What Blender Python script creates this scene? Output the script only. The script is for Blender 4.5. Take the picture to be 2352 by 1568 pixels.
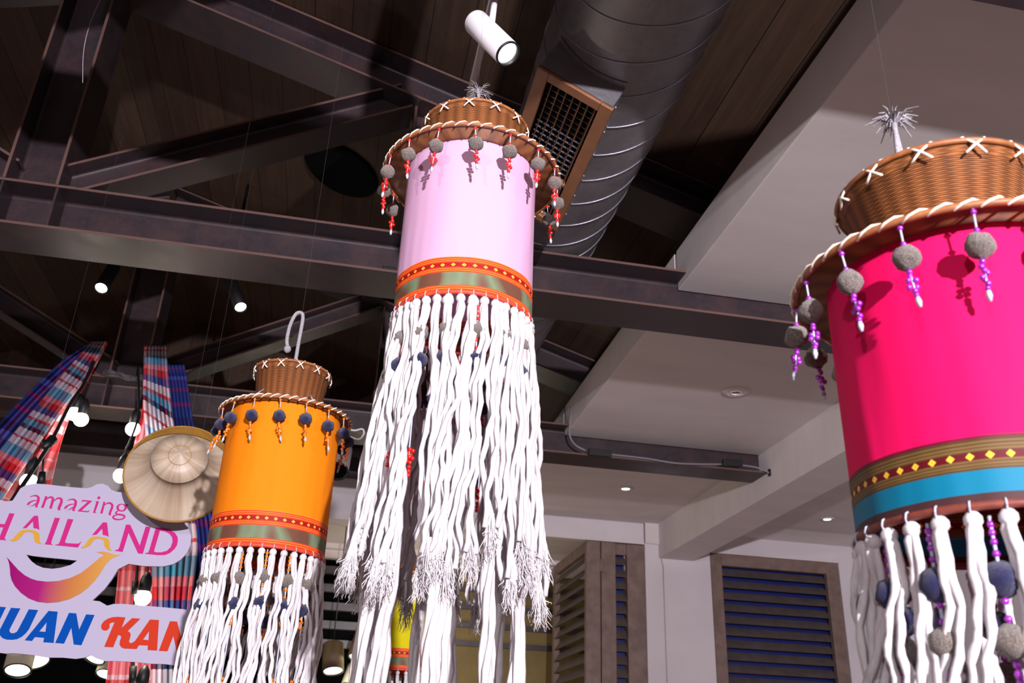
import bpy, bmesh, math, random
from mathutils import Vector, Matrix, noise
random.seed(7)
sc = bpy.context.scene
for o in list(bpy.data.objects): bpy.data.objects.remove(o)
COL = sc.collection
PI = math.pi
# ------------------------------------------------------------------ camera
R_ = Vector((0.98045, -0.19670, 0.03678)); 
yaw, pit, rol, FPX = 0.18103, 0.43954, 0.040666, 2077.3
f_ = Vector((math.sin(yaw)*math.cos(pit), math.cos(yaw)*math.cos(pit), math.sin(pit)))
r0 = f_.cross(Vector((0, 0, 1))).normalized(); u0 = r0.cross(f_)
r_ = math.cos(rol)*r0 + math.sin(rol)*u0; u_ = -math.sin(rol)*r0 + math.cos(rol)*u0
cd = bpy.data.cameras.new('camera'); cam = bpy.data.objects.new('camera', cd); COL.objects.link(cam)
cd.sensor_width = 36; cd.lens = FPX/2352*36; cd.clip_start = .05
cam.matrix_world = Matrix(((r_.x, u_.x, -f_.x, 0), (r_.y, u_.y, -f_.y, 0), (r_.z, u_.z, -f_.z, 0), (0, 0, 0, 1)))
cd.dof.use_dof = True; cd.dof.focus_distance = 2.6; cd.dof.aperture_fstop = 6.3
sc.camera = cam
def ray(x, y): return (x-1176)/FPX*r_ - (y-784)/FPX*u_ + f_
def at(x, y, Y): d = ray(x, y); return d*(Y/d.y)            # pixel -> point on the vertical plane at distance Y
def atz(x, y, z): d = ray(x, y); return d*(z/d.z)
def atd(x, y, D): return ray(x, y)*D
# ------------------------------------------------------------------ world, lights, exposure
w = bpy.data.worlds.new('world'); sc.world = w; w.use_nodes = True
bg = w.node_tree.nodes['Background']; bg.inputs[0].default_value = (1.0, .68, .63, 1); bg.inputs[1].default_value = .17
def lamp(kind, name, loc, power, col=(1, 1, 1), size=.1, aim=None, cone=60, blend=.5):
    l = bpy.data.lights.new(name, kind); l.energy = power; l.color = col
    if kind == 'AREA': l.size = size
    else: l.shadow_soft_size = size
    if kind == 'SPOT': l.spot_size = math.radians(cone); l.spot_blend = blend
    o = bpy.data.objects.new(name, l); COL.objects.link(o); o.location = loc
    if aim is not None: o.rotation_euler = (Vector(aim)-Vector(loc)).to_track_quat('-Z', 'Y').to_euler()
    return o
lamp('POINT', 'key_lamp', (.75, -3.83, .95), 2700, (1, .93, 1.0), .055)
lamp('POINT', 'second_lamp', (-2.2, -3.2, 1.3), 330, (1, .95, 1.0), .05)
lamp('POINT', 'far_room_lamp', (.8, 10.6, 1.2), 30, (1, .86, .66), .2)
sc.view_settings.view_transform = 'Standard'; sc.view_settings.look = 'None'
sc.view_settings.gamma = 1; sc.view_settings.use_curve_mapping = False; sc.view_settings.exposure = 0
# ------------------------------------------------------------------ materials
def lin(c): return tuple(((v/255)/12.92 if v/255 <= .04045 else ((v/255+.055)/1.055)**2.4) for v in c)
class NT:
    def __init__(s, name):
        s.m = bpy.data.materials.new(name); s.m.use_nodes = True; s.t = s.m.node_tree; s.n = s.t.nodes
        s.b = s.n['Principled BSDF']; s.out = s.n['Material Output']
    def node(s, ty, **k):
        n = s.n.new(ty)
        for a, v in k.items():
            if a.startswith('i_'): n.inputs[a[2:].replace('_', ' ')].default_value = v
            else: setattr(n, a, v)
        return n
    def link(s, a, b): s.t.links.new(a, b)
    def math(s, op, a, b=None, c=None):
        n = s.n.new('ShaderNodeMath'); n.operation = op
        for i, v in enumerate((a, b, c)):
            if v is None: continue
            if isinstance(v, (int, float)): n.inputs[i].default_value = v
            else: s.link(v, n.inputs[i])
        return n.outputs[0]
    def ramp(s, fac, stops, const=False):
        n = s.n.new('ShaderNodeValToRGB'); e = n.color_ramp.elements
        if const: n.color_ramp.interpolation = 'CONSTANT'
        while len(e) > 1: e.remove(e[-1])
        e[0].position = stops[0][0]; e[0].color = tuple(stops[0][1])+(1,)
        for p, c in stops[1:]:
            x = e.new(p); x.color = tuple(c)+(1,)
        s.link(fac, n.inputs[0]); return n.outputs[0]
    def mix(s, fac, a, b, mode='MIX'):
        n = s.n.new('ShaderNodeMix'); n.data_type = 'RGBA'; n.blend_type = mode
        for i, v in ((0, fac), (6, a), (7, b)):
            if isinstance(v, (int, float)): n.inputs[i].default_value = v
            elif isinstance(v, tuple): n.inputs[i].default_value = v+(1,) if len(v) == 3 else v
            else: s.link(v, n.inputs[i])
        return n.outputs[2]
    def noise(s, scale, vec=None, detail=4, rough=.55, dist=0):
        n = s.node('ShaderNodeTexNoise'); n.inputs['Scale'].default_value = scale; n.inputs['Detail'].default_value = detail
        n.inputs['Roughness'].default_value = rough; n.inputs['Distortion'].default_value = dist
        if vec is not None: s.link(vec, n.inputs['Vector'])
        return n.outputs[0]
    def coord(s, kind='Object'): return s.node('ShaderNodeTexCoord').outputs[kind]
    def sep(s, v):
        n = s.n.new('ShaderNodeSeparateXYZ'); s.link(v, n.inputs[0]); return n.outputs
    def mapping(s, v, sc_):
        n = s.n.new('ShaderNodeMapping'); n.inputs['Scale'].default_value = sc_; s.link(v, n.inputs[0]); return n.outputs[0]
    def color(s, c):
        if isinstance(c, tuple): s.b.inputs['Base Color'].default_value = c+(1,)
        else: s.link(c, s.b.inputs['Base Color'])
    def bump(s, h, strength=.3, dist=.01):
        n = s.n.new('ShaderNodeBump'); n.inputs['Strength'].default_value = strength; n.inputs['Distance'].default_value = dist
        s.link(h, n.inputs['Height']); s.link(n.outputs[0], s.b.inputs['Normal'])
    def set(s, **k):
        for a, v in k.items(): s.b.inputs[a.replace('_', ' ')].default_value = v
        return s
def plain(name, c, rough=.6, metal=0, nscale=0, namt=.15, spec=.5, bump=0):
    t = NT(name); c = lin(c)
    if nscale:
        n = t.noise(nscale, t.coord())
        t.color(t.ramp(n, [(.3, tuple(v*(1-namt) for v in c)), (.7, tuple(min(1, v*(1+namt)) for v in c))]))
        if bump: t.bump(n, bump, .005)
    else: t.color(c)
    t.set(Roughness=rough, Metallic=metal, Specular_IOR_Level=spec); return t.m
def emit(name, c, strength):
    t = NT(name); t.color((0, 0, 0)); t.b.inputs['Emission Color'].default_value = c+(1,); t.b.inputs['Emission Strength'].default_value = strength; return t.m
M = {}
def steel_mat():
    t = NT('painted_steel'); c = t.coord(); n = t.noise(5, c, 8, .7); n2 = t.noise(60, c, 6, .75)
    base = t.ramp(n, [(.35, lin((43, 40, 47))), (.65, lin((62, 45, 47)))])
    rust = t.ramp(n2, [(.55, (0, 0, 0)), (.72, (1, 1, 1))])
    edge = t.math('GREATER_THAN', t.sep(t.coord('UV'))[0], .9)
    col = t.mix(t.math('MULTIPLY', rust, .4), base, lin((104, 62, 50))); t.color(t.mix(t.math('MULTIPLY', edge, .7), col, lin((112, 84, 76)))); t.bump(n2, .25, .002)
    t.link(t.ramp(n, [(.3, (.33,)*3), (.7, (.5,)*3)]), t.b.inputs['Roughness']); t.set(Specular_IOR_Level=.4); return t.m
M['steel'] = steel_mat()
def wood_roof():
    t = NT('dark_plank_wood'); c = t.coord(); x, y, z = t.sep(c)
    u = t.math('DIVIDE', t.math('SUBTRACT', x, .396), .2215); fr = t.math('FRACT', u); fl = t.math('FLOOR', u)
    wn = t.node('ShaderNodeTexWhiteNoise', noise_dimensions='1D'); t.link(fl, wn.inputs['W'])
    g = t.noise(1, t.mapping(c, (26, 1.6, 26)), 8, .65, .6)
    base = t.ramp(g, [(.25, lin((60, 44, 36))), (.8, lin((86, 64, 50)))])
    v = t.math('MULTIPLY_ADD', wn.outputs[0], .4, .62)
    vv = t.n.new('ShaderNodeCombineXYZ')
    for i in range(3): t.link(v, vv.inputs[i])
    base = t.mix(1.0, base, vv.outputs[0], 'MULTIPLY')
    seam = t.math('LESS_THAN', fr, .02)
    t.color(t.mix(seam, base, (.002, .002, .002)))
    t.bump(t.math('MULTIPLY_ADD', seam, -1, t.math('MULTIPLY', g, .15)), .6, .006); t.set(Roughness=.6, Specular_IOR_Level=.3); return t.m
M['roof'] = wood_roof()
def plaster(name, c):
    t = NT(name); co = t.coord(); n = t.noise(1.3, t.mapping(co, (1, 3, 1)), 5, .6); n2 = t.noise(30, co, 5, .6)
    a = lin(c); t.color(t.ramp(n, [(.3, tuple(v*.88 for v in a)), (.7, a)])); t.bump(n2, .12, .004); t.set(Roughness=.75, Specular_IOR_Level=.25); return t.m
M['plaster'] = plaster('white_plaster', (214, 206, 206))
M['wall'] = plaster('wall_plaster', (214, 208, 212))
def galv():
    t = NT('galvanised_metal'); co = t.coord(); n = t.noise(40, co, 6, .7); n2 = t.noise(2.2, co, 3)
    t.color(t.ramp(t.math('MULTIPLY_ADD', n2, .7, t.math('MULTIPLY', n, .3)), [(.3, lin((96, 95, 99))), (.7, lin((152, 150, 156)))]))
    t.set(Metallic=.55, Specular_IOR_Level=.5); t.link(t.ramp(n, [(.3, (.36,)*3), (.7, (.52,)*3)]), t.b.inputs['Roughness']); t.bump(n, .1, .002); return t.m
M['galv'] = galv()
M['seam'] = plain('seam_metal', (150, 152, 165), .35, .7)
M['grille'] = plain('copper_brown_paint', (140, 92, 62), .5, .1, 12, .1)
M['black'] = plain('black_plastic', (14, 14, 17), .5)
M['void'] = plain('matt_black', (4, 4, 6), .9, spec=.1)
M['white_paint'] = plain('white_enamel', (225, 222, 228), .35)
M['cable_grey'] = plain('grey_cable', (120, 116, 126), .5)
M['conduit'] = plain('grey_conduit', (170, 160, 162), .5)
M['shutter'] = plain('shutter_wood', (116, 96, 88), .6, 0, 9, .22, bump=.2)
M['slat'] = plain('slat_wood', (88, 78, 76), .55, 0, 9, .2)
M['navy_void'] = plain('navy_gap_fill', (12, 30, 104), .4)  # flat dark blue of the panels filling the gaps behind the slats
M['dark_slat'] = plain('dark_slat', (60, 54, 58), .35, 0, 4, .3)
M['olive'] = plain('ochre_wall', (120, 104, 64), .8, 0, 3, .15)
M['bead_red'] = plain('red_glass_bead', (225, 26, 18), .15, spec=.8)
M['bead_orange'] = plain('amber_bead', (232, 120, 8), .15, spec=.8)
M['bead_purple'] = plain('violet_bead', (150, 40, 170), .15, spec=.9)
M['nylon'] = plain('nylon_line', (70, 70, 76), .4)
M['thread'] = plain('grey_thread', (176, 184, 200), .7)
M['lens'] = emit('lamp_lens', (1, .98, 1), 9)
M['bulb'] = emit('bulb_glow', (1, .96, .82), 14)
M['lens_warm'] = emit('warm_lens', (1, .97, .8), 7)
def fuzzy(name, c, c2):
    t = NT(name); co = t.coord(); n = t.noise(420, co, 3, .8)
    t.color(t.ramp(n, [(.35, lin(c)), (.65, lin(c2))])); t.bump(n, 1.0, .003); t.set(Roughness=.95, Specular_IOR_Level=.1)
    t.b.inputs['Sheen Weight'].default_value = .3; return t.m
M['pom_grey'] = fuzzy('grey_wool', (62, 56, 56), (150, 138, 128))
M['pom_navy'] = fuzzy('navy_wool', (16, 16, 52), (34, 34, 84))
def cord_mat():
    t = NT('white_yarn'); n = t.noise(60, t.mapping(t.coord(), (1, 1, .12)), 4, .7)
    t.color(t.ramp(n, [(.3, lin((186, 178, 182))), (.6, lin((222, 218, 221)))])); t.bump(n, .45, .004); t.set(Roughness=.9, Specular_IOR_Level=.1); return t.m
M['cord'] = cord_mat()
M['cord_grey'] = plain('grey_yarn', (150, 146, 152), .9, 0, 200, .3)
def fabric(name, c, trans=.18):
    t = NT(name); co = t.coord(); c = lin(c)
    n = t.noise(5, t.mapping(co, (1, 1, .4)), 2, .45, .8); fine = t.noise(900, co, 2)
    t.color(t.ramp(fine, [(.3, tuple(v*.93 for v in c)), (.7, c)]))
    t.bump(t.math('MULTIPLY_ADD', fine, .012, n), .7, .02); t.set(Roughness=.75, Specular_IOR_Level=.2)
    tr = t.node('ShaderNodeBsdfTranslucent'); tr.inputs[0].default_value = c+(1,)
    mx = t.node('ShaderNodeMixShader'); mx.inputs[0].default_value = trans
    t.link(t.b.outputs[0], mx.inputs[1]); t.link(tr.outputs[0], mx.inputs[2]); t.link(mx.outputs[0], t.out.inputs[0]); return t.m
def band(name, stops, N, row, gold, under, silk_sheen=None):
    # v runs 0 (bottom) to 1 (top); stops: stripe colours over v; row: (v centre, half height) of the diamond row
    t = NT(name); uv = t.coord('UV'); u, v, _ = t.sep(uv)
    base = t.ramp(v, stops, True)
    if silk_sheen:
        v0, v1, ca, cb = silk_sheen
        inb = t.math('MULTIPLY', t.math('GREATER_THAN', v, v0), t.math('LESS_THAN', v, v1))
        base = t.mix(inb, base, t.ramp(t.noise(2.0, t.mapping(uv, (5, .25, 1)), 1), [(.40, lin(ca)), (.50, lin(cb)), (.62, lin(ca))]))  # shot-silk sheen put into the colour as fixed green and brown patches
    fr = t.math('ABSOLUTE', t.math('SUBTRACT', t.math('FRACT', t.math('MULTIPLY', u, N)), .5))
    dv = t.math('DIVIDE', t.math('ABSOLUTE', t.math('SUBTRACT', v, row[0])), row[1])
    d = t.math('LESS_THAN', t.math('ADD', t.math('MULTIPLY', fr, 4.2), dv), .95)
    d2 = t.math('LESS_THAN', t.math('ADD', t.math('MULTIPLY', fr, 4.2), dv), .3)
    base = t.mix(d, base, lin(gold)); base = t.mix(d2, base, lin(under))
    t.color(base); t.bump(t.noise(700, t.coord(), 2), .2, .002); t.set(Roughness=.6, Specular_IOR_Level=.25); return t.m
def sstripes(z):   # red and orange woven stripes between v=0..1
    out = []; A = lin((214, 58, 22)); B = lin((240, 128, 40)); Cc = lin((150, 16, 12))
    return A, B, Cc
A_, B_, C_ = sstripes(0)
G_ = lin((120, 90, 70))
red_stops = [(0, A_), (.03, B_), (.05, A_), (.09, B_), (.11, A_), (.15, B_), (.17, A_), (.2, G_), (.56, A_), (.6, B_), (.62, A_), (.65, B_), (.67, A_), (.71, C_), (.83, A_), (.87, B_), (.89, A_), (.92, B_), (.94, A_), (.975, B_)]
M['band_red'] = band('woven_red_band', red_stops, 42, (.77, .05), (240, 190, 70), (160, 20, 10), (.2, .56, (104, 66, 50), (112, 130, 100)))
W_ = lin((74, 52, 24)); V_ = lin((104, 10, 40)); T_ = lin((0, 112, 144)); K_ = lin((66, 38, 40)); W2 = lin((112, 86, 46))
teal_stops = [(0, K_), (.17, T_), (.5, W_), (.53, W2), (.55, W_), (.57, W2), (.6, W_), (.62, W2), (.645, lin((90, 6, 20))), (.76, W_), (.78, W2), (.81, W_), (.83, W2), (.86, W_), (.89, W2), (.915, W_), (.95, V_)]
M['band_teal'] = band('woven_teal_band', teal_stops, 52, (.705, .06), (250, 200, 60), (200, 140, 30))
M['fab_pink'] = fabric('pale_pink_cotton', (226, 180, 214))
M['fab_orange'] = fabric('orange_cotton', (246, 136, 10), .12)
M['fab_magenta'] = fabric('magenta_cotton', (236, 4, 92), .1)
M['fab_yellow'] = fabric('yellow_cotton', (226, 214, 10), .1)
def wicker(name, dark, light, nu=30, nv=96):
    t = NT(name); uv = t.coord('UV'); u, v, _ = t.sep(uv)
    row = t.math('MULTIPLY', v, nv); s1 = t.math('SINE', t.math('MULTIPLY', row, 2*PI))
    ph = t.math('MULTIPLY', t.math('FLOOR', row), PI)
    s2 = t.math('SINE', t.math('ADD', t.math('MULTIPLY', u, nu*2*PI), ph))
    st = t.math('SINE', t.math('MULTIPLY', u, nu*PI))
    h = t.math('ADD', t.math('MULTIPLY', s1, .5), t.math('MULTIPLY', s2, .35))
    n = t.noise(14, t.mapping(uv, (6, 30, 1)), 4, .6)
    k = t.math('ADD', t.math('MULTIPLY_ADD', h, .26, .24), t.math('ADD', t.math('MULTIPLY', n, .35), t.math('MULTIPLY', t.math('MULTIPLY', st, st), .24)))
    t.color(t.ramp(k, [(.15, lin(dark)), (.85, lin(light))])); t.bump(h, .7, .004); t.set(Roughness=.5, Specular_IOR_Level=.35); return t.m
M['wicker'] = wicker('brown_wicker', (58, 28, 12), (188, 118, 68))
M['rim'] = plain('cane_rim', (150, 92, 52), .5, 0, 60, .3)
M['lace'] = plain('white_cane_lacing', (236, 224, 206), .6)
def plaid(name, us, vs, ur, vr, k=.5, trans=.35):
    t = NT(name); uv = t.coord('UV'); u, v, _ = t.sep(uv)
    a = t.ramp(t.math('FRACT', t.math('MULTIPLY', u, ur)), us, True); b = t.ramp(t.math('FRACT', t.math('MULTIPLY', v, vr)), vs, True)
    c = t.mix(k, a, b); t.color(c); t.set(Roughness=.85, Specular_IOR_Level=.1)
    tr = t.node('ShaderNodeBsdfTranslucent'); t.link(c, tr.inputs[0])
    mx = t.node('ShaderNodeMixShader'); mx.inputs[0].default_value = trans
    t.link(t.b.outputs[0], mx.inputs[1]); t.link(tr.outputs[0], mx.inputs[2]); t.link(mx.outputs[0], t.out.inputs[0]); return t.m
def L(*c): return lin(c)
RED, WHT, SKY, BLU, NAV, PUR, PNK = L(206, 52, 62), L(222, 212, 224), L(84, 164, 200), L(54, 70, 148), L(34, 32, 74), L(90, 34, 110), L(228, 130, 142)
M['plaid_mix'] = plaid('red_white_blue_plaid', [(0, RED), (.16, BLU), (.2, WHT), (.36, RED), (.4, WHT), (.5, BLU), (.62, SKY), (.76, RED), (.9, NAV)],
    [(0, WHT), (.12, RED), (.15, WHT), (.26, SKY), (.42, PNK), (.5, RED), (.6, BLU), (.7, WHT), (.8, RED), (.84, SKY), (.93, NAV)], 1.5, 3.2, .72)
M['plaid_blue'] = plaid('blue_purple_plaid', [(0, BLU), (.2, NAV), (.34, BLU), (.5, L(60, 70, 190)), (.62, PUR), (.7, BLU), (.86, NAV), (.93, RED)],
    [(0, BLU), (.2, L(180, 30, 90)), (.27, BLU), (.45, NAV), (.6, L(90, 110, 210)), (.72, PUR), (.8, BLU), (.92, L(170, 30, 80))], 2, 4, .45)
M['plaid_red'] = plaid('red_pink_plaid', [(0, RED), (.14, PNK), (.3, WHT), (.34, PNK), (.45, WHT), (.52, RED), (.7, PNK), (.8, WHT), (.9, PNK), (.94, RED)],
    [(0, RED), (.22, PNK), (.34, WHT), (.37, PNK), (.48, WHT), (.6, RED), (.72, PNK), (.84, WHT), (.87, RED)], 1.3, 3, .6)
M['straw'] = None
def straw():
    t = NT('palm_leaf'); uv = t.coord('UV'); u, v, _ = t.sep(uv)
    n = t.noise(1, t.mapping(uv, (60, .6, 1)), 3, .6); n2 = t.noise(1, t.mapping(uv, (14, .4, 1)), 2)
    t.color(t.mix(.5, t.ramp(n, [(.3, L(164, 142, 116)), (.7, L(196, 180, 158))]), t.ramp(n2, [(.4, L(158, 134, 110)), (.6, L(200, 184, 164))])))
    t.bump(n, .4, .003); t.set(Roughness=.4, Specular_IOR_Level=.5); return t.m
M['straw'] = straw()
M['straw_dark'] = plain('ochre_leaf', (150, 108, 40), .6, 0, 20, .2)
M['board'] = plain('white_foam_board', (168, 161, 186), .6)
M['ink_pink'] = plain('pink_print', (186, 40, 120), .85, spec=.1)
M['ink_gold'] = plain('gold_print', (196, 150, 56), .85, spec=.1)
M['ink_blue'] = plain('blue_print', (0, 70, 158), .85, spec=.1)
M['ink_red'] = plain('vermilion_print', (190, 56, 34), .85, spec=.1)
def smile_ink():
    t = NT('gradient_print'); x, y, z = t.sep(t.coord('Generated'))
    t.color(t.ramp(x, [(.0, L(132, 4, 96)), (.36, L(156, 28, 108)), (.62, L(184, 114, 62)), (1, L(200, 156, 76))])); t.set(Roughness=.85, Specular_IOR_Level=.1); return t.m
M['ink_smile'] = smile_ink()
# ------------------------------------------------------------------ mesh helpers
ORG = {}
def tag(o, label=None, cat=None, group=None, kind=None):
    if label: o['label'] = label
    if cat: o['category'] = cat
    if group: o['group'] = group
    if kind: o['kind'] = kind
    return o
def thing(name, loc, label, cat, group=None):
    o = bpy.data.objects.new(name, None); COL.objects.link(o); o.location = loc; o.empty_display_size = .05
    ORG[o.name] = Vector(loc); return tag(o, label, cat, group)
class MB:
    def __init__(s): s.v = []; s.f = []; s.uv = []
    def add(s, vs, fs, uvs=None):
        b = len(s.v); s.v += [Vector(p) for p in vs]; s.f += [tuple(i+b for i in f) for f in fs]
        s.uv += uvs if uvs else [(0, 0)]*len(vs)
    def hexa(s, c):  # 8 corners: bottom 4 ccw, top 4 ccw
        s.add(c, [(3, 2, 1, 0), (4, 5, 6, 7), (0, 1, 5, 4), (1, 2, 6, 5), (2, 3, 7, 6), (3, 0, 4, 7)])
    def box(s, a, b):
        x0, y0, z0 = [min(a[i], b[i]) for i in range(3)]; x1, y1, z1 = [max(a[i], b[i]) for i in range(3)]
        s.hexa([(x0, y0, z0), (x1, y0, z0), (x1, y1, z0), (x0, y1, z0), (x0, y0, z1), (x1, y0, z1), (x1, y1, z1), (x0, y1, z1)])
    def obox(s, A, B, e1, e2, h1, h2):
        A = Vector(A); B = Vector(B); e1 = Vector(e1)*h1; e2 = Vector(e2)*h2
        s.hexa([A-e1-e2, A+e1-e2, A+e1+e2, A-e1+e2, B-e1-e2, B+e1-e2, B+e1+e2, B-e1+e2])
    def tube(s, pts, rad, n=8, cap=True):
        pts = [Vector(p) for p in pts]; m = len(pts)
        if not isinstance(rad, (list, tuple)): rad = [rad]*m
        t0 = (pts[1]-pts[0]).normalized(); a = t0.orthogonal().normalized(); vs = []; fs = []; uv = []
        for i, p in enumerate(pts):
            t = (pts[min(i+1, m-1)]-pts[max(i-1, 0)]).normalized()
            a = (a-t*a.dot(t)).normalized(); b = t.cross(a)
            for k in range(n):
                g = 2*PI*k/n; vs.append(p+(a*math.cos(g)+b*math.sin(g))*rad[i]); uv.append((k/n, i/m))
        for i in range(m-1):
            for k in range(n): fs.append((i*n+k, i*n+(k+1) % n, (i+1)*n+(k+1) % n, (i+1)*n+k))
        if cap: fs.append(tuple(range(n-1, -1, -1))); fs.append(tuple((m-1)*n+k for k in range(n)))
        s.add(vs, fs, uv)
    def lathe(s, prof, n=64, M4=None, closed=False, rfun=None):   # prof [(r,z)], UV u=angle v=arc fraction
        L_ = [0]
        for i in range(1, len(prof)): L_.append(L_[-1]+math.dist(prof[i], prof[i-1]))
        vs = []; fs = []; uv = []
        for i, (r, z) in enumerate(prof):
            for k in range(n+1):
                a = 2*PI*k/n; rr = r+(rfun(a, z) if rfun else 0); p = Vector((rr*math.cos(a), rr*math.sin(a), z))
                vs.append(M4 @ p if M4 else p); uv.append((k/n, L_[i]/max(L_[-1], 1e-6)))
        for i in range(len(prof)-1):
            for k in range(n):
                q = i*(n+1)+k; fs.append((q, q+1, q+n+2, q+n+1))
        s.add(vs, fs, uv)
    def sphere(s, c, r, n=8, sq=(1, 1, 1)):
        c = Vector(c); vs = []; fs = []; m = max(4, n//2+1)
        for i in range(m+1):
            th = PI*i/m
            for k in range(n):
                a = 2*PI*k/n; vs.append(c+Vector((r*sq[0]*math.sin(th)*math.cos(a), r*sq[1]*math.sin(th)*math.sin(a), r*sq[2]*math.cos(th))))
        for i in range(m):
            for k in range(n): fs.append((i*n+k, (i+1)*n+k, (i+1)*n+(k+1) % n, i*n+(k+1) % n))
        s.add(vs, fs)
    def build(s, name, mat, parent=None, label=None, smooth=False, local=False, bevel=0, kind=None):
        org = Vector((0, 0, 0)) if (parent is None or local) else ORG[parent.name]
        me = bpy.data.meshes.new(name); me.from_pydata([tuple(v-org) for v in s.v], [], s.f)
        ul = me.uv_layers.new(name='UVMap')
        li = [0]*len(me.loops); me.loops.foreach_get('vertex_index', li)
        ul.data.foreach_set('uv', [c for i in li for c in s.uv[i]])
        me.materials.append(mat)
        if smooth: me.polygons.foreach_set('use_smooth', [True]*len(me.polygons))
        me.update()
        o = bpy.data.objects.new(name, me); COL.objects.link(o)
        if parent is not None: o.parent = parent; ORG[o.name] = ORG[parent.name]
        else: ORG[o.name] = Vector((0, 0, 0))
        if bevel:
            b = o.modifiers.new('bevel', 'BEVEL'); b.width = bevel; b.segments = 2; b.limit_method = 'ANGLE'
        if label: o['label'] = label
        if kind: o['kind'] = kind
        return o
def box_struct(name, mat, *boxes, bevel=0):
    m = MB()
    for a, b in boxes: m.box(a, b)
    return m.build(name, mat, kind='structure', bevel=bevel)
def frame_m(p, d, up=(0, 0, 1)):   # matrix whose local Z is d
    return Matrix.Translation(Vector(p)) @ Vector(d).to_track_quat('Z', 'Y').to_matrix().to_4x4()
def catmull(pts, n=6):
    pts = [Vector(p) for p in pts]; out = []
    for i in range(len(pts)-1):
        p0 = pts[max(i-1, 0)]; p1 = pts[i]; p2 = pts[i+1]; p3 = pts[min(i+2, len(pts)-1)]
        for k in range(n):
            t = k/n; out.append(.5*((2*p1)+(p2-p0)*t+(2*p0-5*p1+4*p2-p3)*t*t+(3*p1-p0-3*p2+p3)*t**3))
    out.append(pts[-1]); return out
# ------------------------------------------------------------------ the building
ZC, ZT = 2.30, 2.552            # bottom chord under side / top
ZS, XF, XB, YW = 2.495, 1.735, 3.454, 9.47
KX = -1.71; SL = .315
def zb(x): return 3.436-SL*(x-.219) if x >= KX else 3.436-SL*(2*KX-x-.219)
def roof(name, x0, x1):
    m = MB(); z = lambda x: zb(x)+.275
    m.hexa([(x0, -1.2, z(x0)), (x1, -1.2, z(x1)), (x1, YW+.1, z(x1)), (x0, YW+.1, z(x0)), (x0, -1.2, z(x0)+.04), (x1, -1.2, z(x1)+.04), (x1, YW+.1, z(x1)+.04), (x0, YW+.1, z(x0)+.04)])
    return m.build(name, M['roof'], kind='structure')
roof('ceiling', KX, 3.85); roof('ceiling', -6, KX)
gaps = [(-1.0, 1.695), (1.715, 4.29), (4.32, 6.885), (6.925, YW)]
for i, (a, b) in enumerate(gaps):
    box_struct('ceiling', M['plaster'], ((XF, a, ZS), (6.2, b, ZS+.26)), bevel=.006)
box_struct('trim_1', M['plaster'], ((XB, -1, 2.122), (3.86, YW, ZS+.02)), bevel=.008)
box_struct('wall_back', M['wall'], ((-6, YW, 2.27), (3.30, YW+.12, 3.0)), ((3.30, YW-.02, -1.6), (4.05, YW+.3, 2.5)), ((4.05, YW, 2.245), (6.2, YW+.12, ZS)), ((5.61, YW, -1.6), (6.2, YW+.12, 2.245)))
box_struct('wall_back', M['roof'], ((-6, YW, 3.0), (XF+.1, YW+.12, 4.5)))
box_struct('trim_2', M['plaster'], ((3.30, YW-.05, 2.27), (3.454, YW, ZS)), ((-6, YW-.012, 2.262), (3.3, YW+.0, 2.285)), ((4.05, YW-.012, 2.235), (5.62, YW, 2.262)))
m = MB(); m.hexa([(3.86, YW-.30, ZS), (6.2, YW-.30, ZS), (6.2, YW, ZS-.06), (3.86, YW, ZS-.06), (3.86, YW-.30, ZS+.01), (6.2, YW-.30, ZS+.01), (6.2, YW, ZS+.01), (3.86, YW, ZS+.01)]); m.build('trim_3', M['plaster'], kind='structure')
box_struct('wall_left', M['wall'], ((-6.1, 2.5, .2), (-6, YW, 4.6)))
box_struct('wall_right', M['wall'], ((6.2, 1.0, -.4), (6.3, YW, ZS+.2)))
# ledge below the soffit where the plaster beam meets it
# roof trusses
def hbeam(mb, A, B, up, h, w, tf=.014, tw=.012):
    A = Vector(A); B = Vector(B); up = Vector(up); Y = Vector((0, 1, 0))
    mb.obox(A+up*(h/2-tf/2), B+up*(h/2-tf/2), up, Y, tf/2, w/2)
    mb.obox(A-up*(h/2-tf/2), B-up*(h/2-tf/2), up, Y, tf/2, w/2)
    mb.obox(A, B, up, Y, h/2-tf, tw/2)
    for sg in (1, -1):                       # worn flange lips and the rolled fillets beside the web
        for sy in (1, -1):
            c = up*sg*(h/2-tf/2)+Y*sy*(w/2+.0006); q = up*(tf/2)
            mb.add([A+c-q, B+c-q, B+c+q, A+c+q], [(0, 1, 2, 3)], [(1, 1)]*4)
            e = up*sg*(h/2-tf); f = Y*sy*(tw/2); k = .016; nf = 5
            pr = [f+Y*sy*k+e-(up*sg*k*math.sin(g)+Y*sy*k*math.cos(g))+up*0 for g in [0, .39, .785, 1.18, 1.57]]
            pr = [e+f+Y*sy*(k-k*math.cos(g))-up*sg*(k-k*math.sin(g)) for g in [0, .39, .785, 1.18, 1.57]]
            mb.add([A+p for p in pr]+[B+p for p in pr], [(i, i+1, nf+i+1, nf+i) for i in range(nf-1)])
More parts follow.
